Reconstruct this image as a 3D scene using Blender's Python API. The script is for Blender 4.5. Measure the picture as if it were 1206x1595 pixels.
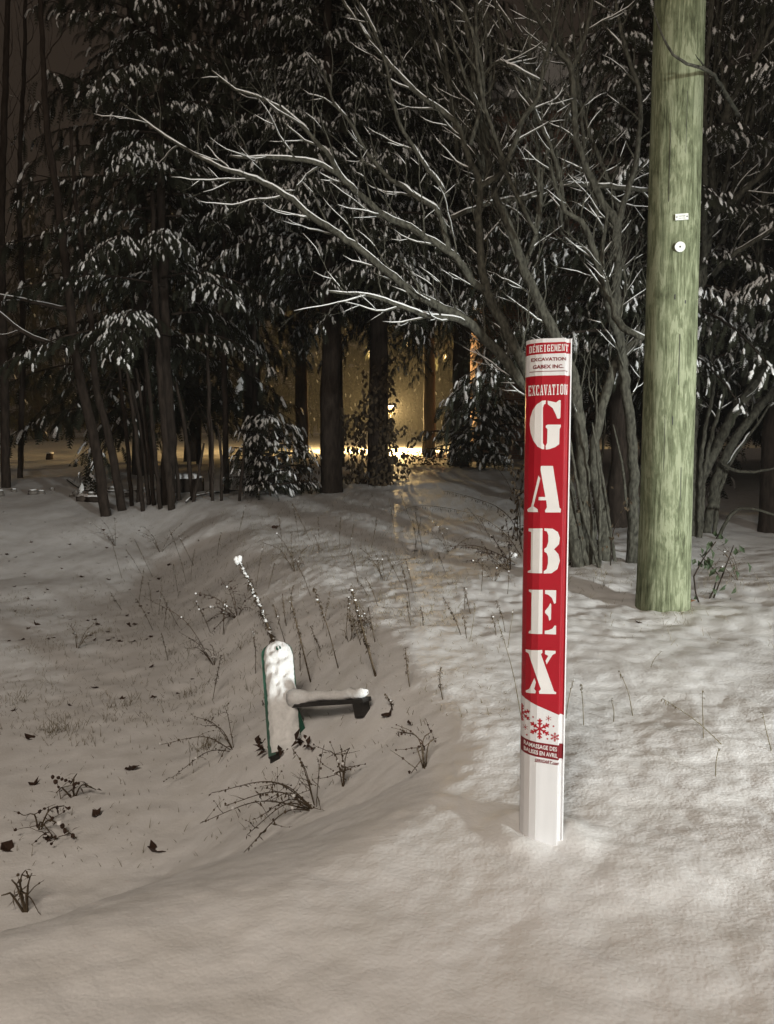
import bpy, bmesh, math, random
import numpy as np
from mathutils import Vector, Matrix

random.seed(7)
RNG = np.random.default_rng(11)
for o in list(bpy.data.objects):
    bpy.data.objects.remove(o)
scene = bpy.context.scene
COL = scene.collection
R = math.radians

# ------------------------------------------------------------------ camera
CAM_Z, PITCH, FPX, W0, H0 = 0.94, R(4.3), 1151.0, 1206.0, 1595.0
cam_d = bpy.data.cameras.new('camera')
cam_d.sensor_fit = 'VERTICAL'
cam_d.sensor_height = 24.0
cam_d.lens = 24.0 * FPX / H0
cam_d.clip_start = 0.02
cam_d.clip_end = 2000
cam = bpy.data.objects.new('camera', cam_d)
COL.objects.link(cam)
cam.location = (0, 0, CAM_Z)
cam.rotation_euler = (math.pi / 2 - PITCH, 0, 0)
scene.camera = cam

# ------------------------------------------------------------------ sky: night cloud lit brown by the town
world = bpy.data.worlds.new('World')
scene.world = world
world.use_nodes = True
bg = world.node_tree.nodes['Background']
bg.inputs[0].default_value = (0.024, 0.0175, 0.0135, 1)
bg.inputs[1].default_value = 1.0

# town glow: very soft warm light, no visible shadows
sun_d = bpy.data.lights.new('town_glow', 'SUN')
sun_d.energy = 0.08
sun_d.angle = R(100)
sun_d.color = (1.0, 0.86, 0.68)
sun = bpy.data.objects.new('town_glow', sun_d)
COL.objects.link(sun)
sun.rotation_euler = Vector((-0.10, 0.62, -1.0)).to_track_quat('-Z', 'Y').to_euler()

# low white road light to the right, and the warm street lamp over the road behind the camera
LAMP = Vector((5.9, -3.1, 1.20))
sp_d = bpy.data.lights.new('road_light', 'SPOT')
sp_d.energy = 5000
sp_d.color = (0.96, 1.0, 0.96)
sp_d.spot_size = R(54)
sp_d.spot_blend = 0.95
sp_d.shadow_soft_size = 0.22
sp = bpy.data.objects.new('road_light', sp_d)
COL.objects.link(sp)
sp.location = LAMP
az, el = R(28.5), R(-7)
sp.rotation_euler = Vector((-math.sin(az) * math.cos(el), math.cos(az) * math.cos(el), math.sin(el))).to_track_quat('-Z', 'Y').to_euler()
wl_d = bpy.data.lights.new('warm_street_lamp', 'POINT')
wl_d.energy = 1900
wl_d.color = (1.0, 0.858, 0.71)
wl_d.shadow_soft_size = 1.6
wl = bpy.data.objects.new('warm_street_lamp', wl_d)
COL.objects.link(wl)
wl.location = (-1.5, -4.5, 7.0)

scene.view_settings.view_transform = 'Standard'
scene.view_settings.look = 'None'
scene.view_settings.exposure = 0.0
scene.view_settings.gamma = 1.0
scene.view_settings.use_curve_mapping = False
scene.render.engine = 'CYCLES'
scene.cycles.max_bounces = 4
scene.cycles.diffuse_bounces = 2
scene.cycles.glossy_bounces = 2
scene.cycles.transparent_max_bounces = 8
scene.cycles.use_denoising = True
scene.cycles.use_adaptive_sampling = True
scene.cycles.adaptive_threshold = 0.035
scene.cycles.adaptive_min_samples = 24

# ------------------------------------------------------------------ measuring helpers
CP, SP_ = math.cos(PITCH), math.sin(PITCH)
def ray(px, py):
    dx = (px - W0 / 2) / FPX
    dz = -(py - H0 / 2) / FPX
    return Vector((dx, CP + dz * SP_, -SP_ + dz * CP))
def at(px, py, Y):
    d = ray(px, py)
    return Vector((0, 0, CAM_Z)) + d * (Y / d.y)

# ------------------------------------------------------------------ noise
_perm = np.random.default_rng(3).permutation(512)
_perm = np.concatenate([_perm, _perm, _perm])
_val = np.random.default_rng(4).uniform(-1, 1, 512)
def vnoise(x, y, seed=0):
    """gradient noise, about -1..1"""
    x = np.asarray(x, float); y = np.asarray(y, float)
    x, y = 0.8 * x - 0.6 * y + seed * 3.7, 0.6 * x + 0.8 * y + seed * 1.3
    xi = np.floor(x).astype(int); yi = np.floor(y).astype(int)
    xf = x - xi; yf = y - yi
    u = xf * xf * xf * (xf * (xf * 6 - 15) + 10); v = yf * yf * yf * (yf * (yf * 6 - 15) + 10)
    def g(a, b):
        t = _val[_perm[(_perm[(xi + a + seed * 37) & 511] + yi + b) & 511]] * math.pi
        return np.cos(t) * (xf - a) + np.sin(t) * (yf - b)
    r = (g(0, 0) * (1 - u) + g(1, 0) * u) * (1 - v) + (g(0, 1) * (1 - u) + g(1, 1) * u) * v
    return r * 1.6
def fbm(x, y, seed=0, n=3):
    s = 0; a = 1.0
    for k in range(n):
        s = s + a * vnoise(x * 2 ** k, y * 2 ** k, seed + k); a *= 0.5
    return s
def sstep(a, b, t):
    t = np.clip((t - a) / (b - a), 0, 1)
    return t * t * (3 - 2 * t)

# ------------------------------------------------------------------ ground height
CREST = [(-9, -1.6), (-3.5, 0.25), (-1.6, 1.0), (-0.66, 1.42), (-0.31, 1.62), (0.02, 1.92), (0.20, 2.30), (0.20, 2.75), (0.08, 3.4),
         (-0.12, 4.3), (-0.55, 5.6), (-1.2, 7.6), (-2.6, 11), (-9, 24), (-30, 60)]
MX, MY = 0.383, 1.776
def crest_dist(x, y):
    best = np.full(x.shape, 1e9); sgn = np.ones(x.shape)
    for (ax, ay), (bx, by) in zip(CREST[:-1], CREST[1:]):
        dx, dy = bx - ax, by - ay
        L2 = dx * dx + dy * dy
        t = np.clip(((x - ax) * dx + (y - ay) * dy) / L2, 0, 1)
        qx, qy = ax + t * dx, ay + t * dy
        d = np.hypot(x - qx, y - qy)
        s = np.sign(dx * (y - ay) - dy * (x - ax))
        m = d < best - 1e-9
        best = np.where(m, d, best); sgn = np.where(m, s, sgn)
    return best * sgn          # left of the crest is positive
def H(x, y):
    x = np.asarray(x, float); y = np.asarray(y, float)
    d = crest_dist(x, y) + 0.10 * vnoise(x * 1.3, y * 1.3, 9)
    D = 0.56 - 0.40 * sstep(8.3, 12.0, y) - 0.12 * sstep(10, 14, y)
    z = -D * sstep(-0.12, 1.05, d) + (D - 0.06) * sstep(3.2, 9.0, d)
    z = z + 0.065 * (np.log1p(np.exp((y - 8.0) / 0.8)) * 0.8 - np.log1p(np.exp((y - 19.0) / 0.8)) * 0.8)
    z = z + 0.045 * (np.log1p(np.exp((y - 20.5) / 1.5)) * 1.5 - np.log1p(np.exp((y - 90) / 3.0)) * 3.0)
    right = sstep(0.1, -0.5, d)
    far = sstep(2.9, 4.6, y)
    z = z + 0.05 * fbm(x * 0.55, y * 0.55, 21, 2) * sstep(2.2, 5, y)
    lump = np.abs(fbm(x * 3.4 + 5, y * 3.8, 31, 3))
    z = z + far * (0.018 + 0.004 * right) * (0.45 - lump)
    z = z + 0.010 * fbm(x * 2.3, y * 2.3, 41, 3) * (1 - far)
    z = z + 0.0045 * fbm(x * 11, y * 11, 51, 2) * (0.4 + 0.6 * far)
    # slight hollows in the near snow, and the collar pushed up round the marker
    z = z - 0.012 * np.exp(-(((x - 0.62) / 0.26) ** 2 + ((y - 1.45) / 0.10) ** 2))
    z = z - 0.025 * np.exp(-(((x - 0.95) / 0.16) ** 2 + ((y - 2.75) / 0.22) ** 2))
    r = np.hypot(x - MX, y - MY)
    ang = np.arctan2(y - MY, x - MX)
    front = np.exp(-((ang + 1.25) / 0.7) ** 2)
    z = z + 0.022 * np.exp(-((r - 0.085) / 0.045) ** 2) * (1 - 1.15 * front)
    return z
def h1(x, y):
    return float(H(np.array([x]), np.array([y]))[0])
def G(px, py, lift=0.0):
    """point of the ground seen at a pixel"""
    d = ray(px, py)
    ys = GYS; xs = d.x / d.y * ys
    gap = CAM_Z + d.z / d.y * ys - H(xs, ys)
    below = np.nonzero(gap <= 0)[0]
    k = below[0] if len(below) else len(ys) - 1
    y0 = ys[k]
    if k: y0 = ys[k - 1] + (ys[k] - ys[k - 1]) * gap[k - 1] / max(1e-9, gap[k - 1] - gap[k])
    x0 = d.x / d.y * y0
    return Vector((x0, y0, h1(x0, y0) + lift))
GYS = np.concatenate([np.arange(0.9, 4, 0.05), np.arange(4, 10, 0.12), np.arange(10, 60, 0.6)])

# ------------------------------------------------------------------ materials
def mat(name, rough=0.8, spec=0.3):
    m = bpy.data.materials.new(name); m.use_nodes = True
    nt = m.node_tree; b = nt.nodes['Principled BSDF']
    b.inputs['Roughness'].default_value = rough
    b.inputs['Specular IOR Level'].default_value = spec
    return m, nt, b
def noise_node(nt, scale, detail=4, vec=None, dist=0.0, rough=0.55):
    n = nt.nodes.new('ShaderNodeTexNoise')
    n.inputs['Scale'].default_value = scale; n.inputs['Detail'].default_value = detail
    n.inputs['Distortion'].default_value = dist; n.inputs['Roughness'].default_value = rough
    if vec is not None: nt.links.new(vec, n.inputs['Vector'])
    return n
def ramp(nt, fac, stops):
    r = nt.nodes.new('ShaderNodeValToRGB')
    e = r.color_ramp.elements
    while len(e) < len(stops): e.new(0.5)
    for k, (p, c) in enumerate(stops):
        e[k].position = p; e[k].color = (*c, 1)
    nt.links.new(fac, r.inputs[0])
    return r
def coords(nt, scale=(1, 1, 1), kind='Object'):
    tc = nt.nodes.new('ShaderNodeTexCoord'); mp = nt.nodes.new('ShaderNodeMapping')
    mp.inputs['Scale'].default_value = scale
    nt.links.new(tc.outputs[kind], mp.inputs['Vector'])
    return mp.outputs[0]
def bump(nt, b, height, strength, dist):
    n = nt.nodes.new('ShaderNodeBump'); n.inputs['Strength'].default_value = strength; n.inputs['Distance'].default_value = dist
    nt.links.new(height, n.inputs['Height']); nt.links.new(n.outputs[0], b.inputs['Normal'])
    return n
def simple(name, c1, c2, scale, rough=0.85, spec=0.2, bstr=0.0, bdist=0.005, sc=(1, 1, 1), detail=4):
    m, nt, b = mat(name, rough, spec)
    v = coords(nt, sc)
    n = noise_node(nt, scale, detail, v)
    r = ramp(nt, n.outputs[0], [(0.3, c1), (0.7, c2)])
    nt.links.new(r.outputs[0], b.inputs['Base Color'])
    if bstr: bump(nt, b, n.outputs[0], bstr, bdist)
    return m
M = {}
# ground snow: clumped grains, a little dirt in the lee
m, nt, b = mat('snow_ground', 0.55, 0.35)
v = coords(nt)
n1 = noise_node(nt, 34, 4, v, 0.0, 0.6); n3 = noise_node(nt, 6, 4, v)
vo = nt.nodes.new('ShaderNodeTexVoronoi'); vo.feature = 'SMOOTH_F1'; vo.inputs['Scale'].default_value = 105; vo.inputs['Smoothness'].default_value = 0.7
wob = nt.nodes.new('ShaderNodeMix'); wob.data_type = 'VECTOR'; wob.inputs['Factor'].default_value = 0.012
n2 = noise_node(nt, 60, 3, v)
nt.links.new(v, wob.inputs[4]); nt.links.new(n2.outputs['Color'], wob.inputs[5]); nt.links.new(wob.outputs[1], vo.inputs['Vector'])
inv = nt.nodes.new('ShaderNodeMath'); inv.operation = 'MULTIPLY'; inv.inputs[1].default_value = -0.45
nt.links.new(vo.outputs['Distance'], inv.inputs[0])
mx = nt.nodes.new('ShaderNodeMath'); mx.operation = 'MULTIPLY_ADD'; mx.inputs[1].default_value = 0.8
nt.links.new(n1.outputs[0], mx.inputs[0]); nt.links.new(inv.outputs[0], mx.inputs[2])
bump(nt, b, mx.outputs[0], 0.27, 0.008)
r = ramp(nt, n3.outputs[0], [(0.25, (0.70, 0.69, 0.68)), (0.6, (0.82, 0.82, 0.83))])
nt.links.new(r.outputs[0], b.inputs['Base Color'])
M['ground'] = m
M['snow'] = simple('clung_snow', (0.74, 0.75, 0.76), (0.86, 0.87, 0.88), 60, 0.7, 0.2, 0.5, 0.006)
M['bark'] = simple('bark', (0.020, 0.019, 0.015), (0.115, 0.112, 0.090), 42, 0.9, 0.15, 1.0, 0.010, (1, 1, 0.45), 6)
M['bark_dark'] = simple('bark_dark', (0.018, 0.014, 0.011), (0.050, 0.038, 0.031), 22, 0.95, 0.1, 0.7, 0.01, (1, 1, 0.25))
M['needle'] = simple('needle', (0.018, 0.020, 0.013), (0.042, 0.045, 0.030), 3, 0.8, 0.15)
M['dead'] = simple('dead_stalk', (0.05, 0.038, 0.027), (0.13, 0.10, 0.068), 30, 0.9, 0.1)
M['straw'] = simple('straw', (0.09, 0.078, 0.05), (0.19, 0.16, 0.105), 18, 0.9, 0.1)
M['leaf'] = simple('fallen_leaf', (0.022, 0.012, 0.009), (0.07, 0.038, 0.024), 30, 0.7, 0.3)
M['rust_leaf'] = simple('rust_leaf', (0.16, 0.07, 0.035), (0.26, 0.12, 0.06), 30, 0.7, 0.3)
M['hang_leaf'] = simple('hanging_leaf', (0.03, 0.021, 0.012), (0.075, 0.052, 0.028), 9, 0.7, 0.3)
M['green_leaf'] = simple('green_leaf', (0.022, 0.038, 0.016), (0.045, 0.06, 0.03), 12, 0.6, 0.3)
M['stone'] = simple('stone', (0.10, 0.09, 0.08), (0.24, 0.22, 0.2), 9, 0.9, 0.2, 0.5, 0.02)
M['green_board'] = simple('green_board', (0.008, 0.055, 0.035), (0.014, 0.085, 0.055), 14, 0.5, 0.4)
M['black'] = simple('black_steel', (0.012, 0.012, 0.012), (0.03, 0.028, 0.026), 20, 0.5, 0.4)
M['plastic'] = simple('white_plastic', (0.70, 0.70, 0.72), (0.76, 0.76, 0.78), 12, 0.38, 0.45, sc=(6, 6, 0.4))
M['print_white'] = simple('print_white', (0.74, 0.73, 0.73), (0.80, 0.79, 0.79), 16, 0.4, 0.4)
M['red'] = simple('print_red', (0.35, 0.005, 0.016), (0.40, 0.008, 0.021), 9, 0.38, 0.45)
M['print_dark'] = simple('print_dark_red', (0.16, 0.006, 0.012), (0.20, 0.010, 0.018), 9, 0.4, 0.4)
M['tag'] = simple('aluminium_tag', (0.60, 0.61, 0.58), (0.75, 0.76, 0.73), 60, 0.45, 0.5)
M['tag_dark'] = simple('tag_dark', (0.02, 0.02, 0.02), (0.05, 0.05, 0.05), 20, 0.6, 0.3)
M['tag_grey'] = simple('tag_grey', (0.22, 0.23, 0.22), (0.3, 0.3, 0.3), 20, 0.6, 0.3)
M['wood_pale'] = simple('pale_wood', (0.30, 0.24, 0.17), (0.45, 0.38, 0.28), 9, 0.8, 0.2, sc=(1, 1, 0.2))
M['glass'] = simple('dark_glass', (0.012, 0.012, 0.014), (0.02, 0.02, 0.022), 2, 0.08, 0.6)
M['roof'] = simple('roof_snow', (0.7, 0.7, 0.71), (0.8, 0.8, 0.81), 3, 0.7, 0.2)
# treated pole: pale green with darker cathedral figure
m, nt, b = mat('treated_pole', 0.85, 0.2)
v = coords(nt, (1, 1, 0.13))
na = noise_node(nt, 15, 5, v, 0.8, 0.65)
v2 = coords(nt, (1, 1, 0.05)); nb_ = noise_node(nt, 95, 4, v2, 0.2, 0.7)
v3 = coords(nt, (1, 1, 0.6)); nc = noise_node(nt, 6.5, 6, v3, 0.3, 0.68)
wv = nt.nodes.new('ShaderNodeMath'); wv.operation = 'MULTIPLY'; wv.inputs[1].default_value = 30
nt.links.new(na.outputs[0], wv.inputs[0])
sn = nt.nodes.new('ShaderNodeMath'); sn.operation = 'SINE'; nt.links.new(wv.outputs[0], sn.inputs[0])
ad = nt.nodes.new('ShaderNodeMath'); ad.operation = 'MULTIPLY_ADD'; ad.inputs[1].default_value = 0.12
nt.links.new(sn.outputs[0], ad.inputs[0]); nt.links.new(nc.outputs[0], ad.inputs[2])
ad2 = nt.nodes.new('ShaderNodeMath'); ad2.operation = 'MULTIPLY_ADD'; ad2.inputs[1].default_value = 0.70
nt.links.new(nb_.outputs[0], ad2.inputs[0]); nt.links.new(ad.outputs[0], ad2.inputs[2])
r = ramp(nt, ad2.outputs[0], [(0.55, (0.048, 0.054, 0.030)), (0.74, (0.115, 0.130, 0.076)), (0.90, (0.172, 0.192, 0.118)), (1.0, (0.25, 0.272, 0.18))])
nt.links.new(r.outputs[0], b.inputs['Base Color'])
bump(nt, b, ad2.outputs[0], 0.35, 0.004)
M['pole'] = m
# brick of the house behind
m, nt, b = mat('brick', 0.9, 0.2)
v = coords(nt)
br = nt.nodes.new('ShaderNodeTexBrick')
br.inputs['Scale'].default_value = 1.0; br.inputs['Brick Width'].default_value = 0.21; br.inputs['Row Height'].default_value = 0.075
br.inputs['Mortar Size'].default_value = 0.012
br.inputs['Color1'].default_value = (0.20, 0.10, 0.075, 1); br.inputs['Color2'].default_value = (0.27, 0.14, 0.105, 1); br.inputs['Mortar'].default_value = (0.25, 0.22, 0.19, 1)
rot = nt.nodes.new('ShaderNodeMapping'); rot.inputs['Rotation'].default_value = (R(90), 0, 0)
nt.links.new(v, rot.inputs[0]); nt.links.new(rot.outputs[0], br.inputs['Vector'])
nt.links.new(br.outputs['Color'], b.inputs['Base Color'])
M['brick'] = m
# lit lamp globe
m, nt, b = mat('lamp_glow', 0.4, 0.2)
b.inputs['Base Color'].default_value = (0.9, 0.8, 0.5, 1)
b.inputs['Emission Color'].default_value = (1.0, 0.62, 0.20, 1)
b.inputs['Emission Strength'].default_value = 9
M['lamp_glow'] = m

# ------------------------------------------------------------------ mesh builders
def link(o, parent=None):
    COL.objects.link(o)
    if parent is not None: o.parent = parent
    return o
def tag(o, label=None, cat=None, group=None, kind=None):
    if label: o['label'] = label
    if cat: o['category'] = cat
    if group: o['group'] = group
    if kind: o['kind'] = kind
    return o
def empty(name, loc=(0, 0, 0), rz=0.0):
    e = bpy.data.objects.new(name, None); e.empty_display_size = 0.1
    e.location = loc; e.rotation_euler = (0, 0, rz)
    return link(e)
def np_mesh(name, V, F, smooth=True):
    """V (n,3), F (m,k) with the same k for every face"""
    V = np.asarray(V, np.float32); F = np.asarray(F, np.int32)
    me = bpy.data.meshes.new(name)
    k = F.shape[1]
    me.vertices.add(len(V)); me.vertices.foreach_set('co', V.ravel())
    me.loops.add(F.size); me.loops.foreach_set('vertex_index', F.ravel())
    me.polygons.add(len(F)); me.polygons.foreach_set('loop_start', np.arange(0, F.size, k, dtype=np.int32))
    me.polygons.foreach_set('loop_total', np.full(len(F), k, np.int32))
    me.polygons.foreach_set('use_smooth', np.full(len(F), smooth))
    me.update(calc_edges=True); me.validate()
    return me
def catmull(pts, step):
    """smooth resample of [(Vector, r), ...]"""
    P = [Vector(p) for p, _ in pts]; Rr = [r for _, r in pts]
    out, ro = [], []
    n = len(P)
    for i in range(n - 1):
        p0 = P[i - 1] if i else P[i] * 2 - P[i + 1]
        p3 = P[i + 2] if i + 2 < n else P[i + 1] * 2 - P[i]
        p1, p2 = P[i], P[i + 1]
        k = max(1, int((p2 - p1).length / step))
        for j in range(k):
            t = j / k
            out.append(0.5 * ((2 * p1) + (p2 - p0) * t + (2 * p0 - 5 * p1 + 4 * p2 - p3) * t * t + (3 * p1 - p0 - 3 * p2 + p3) * t ** 3))
            ro.append(Rr[i] * (1 - t) + Rr[i + 1] * t)
    out.append(P[-1]); ro.append(Rr[-1])
    return out, ro
class MB:
    def __init__(s): s.v = []; s.f = []
    def add(s, vs, fs):
        o = len(s.v); s.v.extend(tuple(p) for p in vs); s.f.extend(tuple(i + o for i in f) for f in fs)
    def tube(s, pts, rads, n=5, squash=None, jitter=0.0):
        if len(pts) < 2: return
        o = len(s.v)
        t = (pts[1] - pts[0]).normalized()
        a = t.orthogonal().normalized()
        for i, p in enumerate(pts):
            if i: 
                q = pts[min(i + 1, len(pts) - 1)] - pts[i - 1]
                if q.length > 1e-9: t = q.normalized()
                a = a - t * a.dot(t)
                a = a.normalized() if a.length > 1e-6 else t.orthogonal().normalized()
            b_ = t.cross(a)
            for k in range(n):
                w = 2 * math.pi * k / n
                rr = rads[i] * (1 + (random.uniform(-jitter, jitter) if jitter else 0))
                s.v.append(tuple(p + (a * math.cos(w) + b_ * math.sin(w)) * rr))
        for i in range(len(pts) - 1):
            for k in range(n):
                k2 = (k + 1) % n
                s.f.append((o + i * n + k, o + i * n + k2, o + i * n + n + k2, o + i * n + n + k))
        s.f.append(tuple(o + k for k in reversed(range(n))))
        e = o + (len(pts) - 1) * n
        s.f.append(tuple(e + k for k in range(n)))
    def box(s, c, size, rot=None):
        sx, sy, sz = [q / 2 for q in size]
        vs = [Vector((x, y, z)) for x in (-sx, sx) for y in (-sy, sy) for z in (-sz, sz)]
        if rot is not None: vs = [rot @ q for q in vs]
        c = Vector(c)
        s.add([c + q for q in vs], [(0, 1, 3, 2), (4, 6, 7, 5), (0, 4, 5, 1), (2, 3, 7, 6), (0, 2, 6, 4), (1, 5, 7, 3)])
    def blob(s, c, r, sq=(1, 1, 1), seed=None):
        """small uneven lump, 20 faces"""
        t = (1 + 5 ** .5) / 2
        vs = [(-1, t, 0), (1, t, 0), (-1, -t, 0), (1, -t, 0), (0, -1, t), (0, 1, t), (0, -1, -t), (0, 1, -t), (t, 0, -1), (t, 0, 1), (-t, 0, -1), (-t, 0, 1)]
        fs = [(0, 11, 5), (0, 5, 1), (0, 1, 7), (0, 7, 10), (0, 10, 11), (1, 5, 9), (5, 11, 4), (11, 10, 2), (10, 7, 6), (7, 1, 8),
              (3, 9, 4), (3, 4, 2), (3, 2, 6), (3, 6, 8), (3, 8, 9), (4, 9, 5), (2, 4, 11), (6, 2, 10), (8, 6, 7), (9, 8, 1)]
        c = Vector(c)
        s.add([c + Vector((x * sq[0], y * sq[1], z * sq[2])) * (r / 1.9 * random.uniform(0.8, 1.2)) for x, y, z in vs], fs)
    def leafq(s, base, d, up, L, w, curl=0.2):
        """folded pointed leaf, 4 faces"""
        d = d.normalized(); side = d.cross(up)
        side = side.normalized() if side.length > 1e-5 else Vector((1, 0, 0))
        up = side.cross(d)
        m_ = base + d * L * 0.5
        s.add([base, m_ + side * w + up * w * 0.3, base + d * L - up * L * curl, m_ - side * w + up * w * 0.3, m_], [(0, 1, 4), (1, 2, 4), (2, 3, 4), (3, 0, 4)])
    def build(s, name, material, parent=None, smooth=True, origin=None):
        me = bpy.data.meshes.new(name)
        vs = s.v if origin is None else [(x - origin[0], y - origin[1], z - origin[2]) for x, y, z in s.v]
        me.from_pydata(vs, [], s.f)
        if smooth: me.polygons.foreach_set('use_smooth', [True] * len(me.polygons))
        me.materials.append(M[material] if isinstance(material, str) else material)
        o = bpy.data.objects.new(name, me)
        if name in STUFF: o['kind'] = 'stuff'
        return link(o, parent)
STUFF = {'snow', 'burr', 'seed_head', 'foliage', 'leaflet', 'crown', 'snow_cap'}

# ------------------------------------------------------------------ ground sheet
def axis(lo, hi, s0, k, c0, c1):
    """positions from lo to hi: step s0 between c0 and c1, growing outside"""
    a = list(np.arange(c0, c1, s0)); x = a[-1]
    while x < hi: x += max(s0, k * (x - c1) + s0); a.append(x)
    x = c0; bb = []
    while x > lo: x -= max(s0, k * (c0 - x) + s0); bb.append(x)
    return np.array(bb[::-1] + a)
gx = axis(-160, 160, 0.014, 0.020, -0.9, 1.3)
gy = axis(-20, 240, 0.014, 0.0145, 0.95, 2.4)
GX, GY = np.meshgrid(gx, gy)
GZ = H(GX, GY)
dist = np.hypot(GX, GY)
GZ = GZ + 0.0026 * fbm(GX * 22, GY * 22, 61, 2) * np.clip(4.0 - dist, 0, 1)
nx, ny = len(gx), len(gy)
idx = np.arange(nx * ny).reshape(ny, nx)
F = np.stack([idx[:-1, :-1].ravel(), idx[:-1, 1:].ravel(), idx[1:, 1:].ravel(), idx[1:, :-1].ravel()], 1)
me = np_mesh('ground', np.stack([GX.ravel(), GY.ravel(), GZ.ravel()], 1), F)
me.materials.append(M['ground'])
tag(link(bpy.data.objects.new('ground', me)), 'snow covered ground with a shallow ditch', 'ground', kind='structure')

# ------------------------------------------------------------------ the red and white marker
MROT = math.atan2(-MX, MY)
marker = empty('snow_marker', (MX, MY, 0), MROT)
tag(marker, 'red and white snow removal marker post lettered GABEX standing in the snow', 'marker post')
PROF = [(-0.0530, 0.000), (-0.0505, -0.016), (-0.0420, -0.030), (-0.0290, -0.040), (-0.0135, -0.0450), (0.0372, -0.0450), (0.0392, -0.0430),
        (0.0408, -0.0310), (0.0472, -0.0290), (0.0505, -0.0315), (0.0532, -0.0290), (0.0520, 0.004), (0.046, 0.024), (0.030, 0.040), (0.0, 0.048), (-0.030, 0.042), (-0.047, 0.024)]
FRONT = PROF[:11]
MTOP = 1.212
def ysurf(x):
    for (x0, y0), (x1, y1) in zip(FRONT[:-1], FRONT[1:]):
        if x <= x1: 
            t = (x - x0) / (x1 - x0)
            return y0 + (y1 - y0) * max(0, min(1, t))
    return FRONT[-1][1]
body = MB()
n = len(PROF)
zs = [-0.12, 0.1, 0.4, 0.8, MTOP]
vs = [(x, y, z) for z in zs for x, y in PROF]
fs = [(i * n + k, i * n + (k + 1) % n, (i + 1) * n + (k + 1) % n, (i + 1) * n + k) for i in range(len(zs) - 1) for k in range(n)]
inn = [(x * 0.93, y * 0.93, MTOP) for x, y in PROF] + [(x * 0.93, y * 0.93, MTOP - 0.25) for x, y in PROF]
o_ = len(vs); vs += inn; top0 = (len(zs) - 1) * n
fs += [(top0 + k, top0 + (k + 1) % n, o_ + (k + 1) % n, o_ + k) for k in range(n)]
fs += [(o_ + k, o_ + (k + 1) % n, o_ + n + (k + 1) % n, o_ + n + k) for k in range(n)]
body.add(vs, fs)
body.build('tube', 'plastic', marker, smooth=False)
_layer = [0]
def stick(name, polys, material, off, parent=marker, raw=None):
    """lay flat print on the front of the marker; polys are lists of (x, z) in metres, raw a list of (verts, faces)"""
    bm = bmesh.new()
    for k, pl in enumerate(polys or []):
        vv = [bm.verts.new((x, off + 0.00002 * (k % 7), z)) for x, z in pl]
        try: bm.faces.new(vv)
        except ValueError: pass
    for vv_, ff_ in raw or []:
        q = [bm.verts.new((x, off, z)) for x, z in vv_]
        for f in ff_:
            try: bm.faces.new([q[i] for i in f])
            except ValueError: pass
    bm.normal_update()
    bmesh.ops.triangulate(bm, faces=bm.faces[:])
    for fx, _ in FRONT[1:-1]:
        bmesh.ops.bisect_plane(bm, geom=bm.verts[:] + bm.edges[:] + bm.faces[:], plane_co=(fx, 0, 0), plane_no=(1, 0, 0))
    for q in bm.verts:
        q.co.y = ysurf(q.co.x) - q.co.y
    bm.normal_update()
    me = bpy.data.meshes.new(name); bm.to_mesh(me); bm.free()
    me.materials.append(M[material])
    return link(bpy.data.objects.new(name, me), parent)
def mloc(px, py):
    """where a sight line meets the front of the marker, in the marker's own x, z"""
    d = ray(px, py)
    c_, s_ = math.cos(-MROT), math.sin(-MROT)
    ox, oy = c_ * -MX - s_ * -MY, s_ * -MX + c_ * -MY
    dx, dy = c_ * d.x - s_ * d.y, s_ * d.x + c_ * d.y
    yy = -0.045
    for _ in range(12):
        t = (yy - oy) / dy; x = ox + dx * t
        yy = 0.5 * yy + 0.5 * ysurf(max(-0.0525, min(0.053, x)))
    return (max(-0.0527, min(0.0531, x)), CAM_Z + d.z * t)
def crop_a(c):   # zoomed picture [790,700,920,1110] at 3.89
    return [mloc(790 + x / 3.89, 700 + y / 3.89) for x, y in c]
def crop_g(c):   # zoomed picture [780,500,930,800] at 5.317
    return [mloc(780 + x / 5.317, 500 + y / 5.317) for x, y in c]
XL, XR = -0.0528, 0.0500
def zpx(py): return mloc(850, py)[1]
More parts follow.
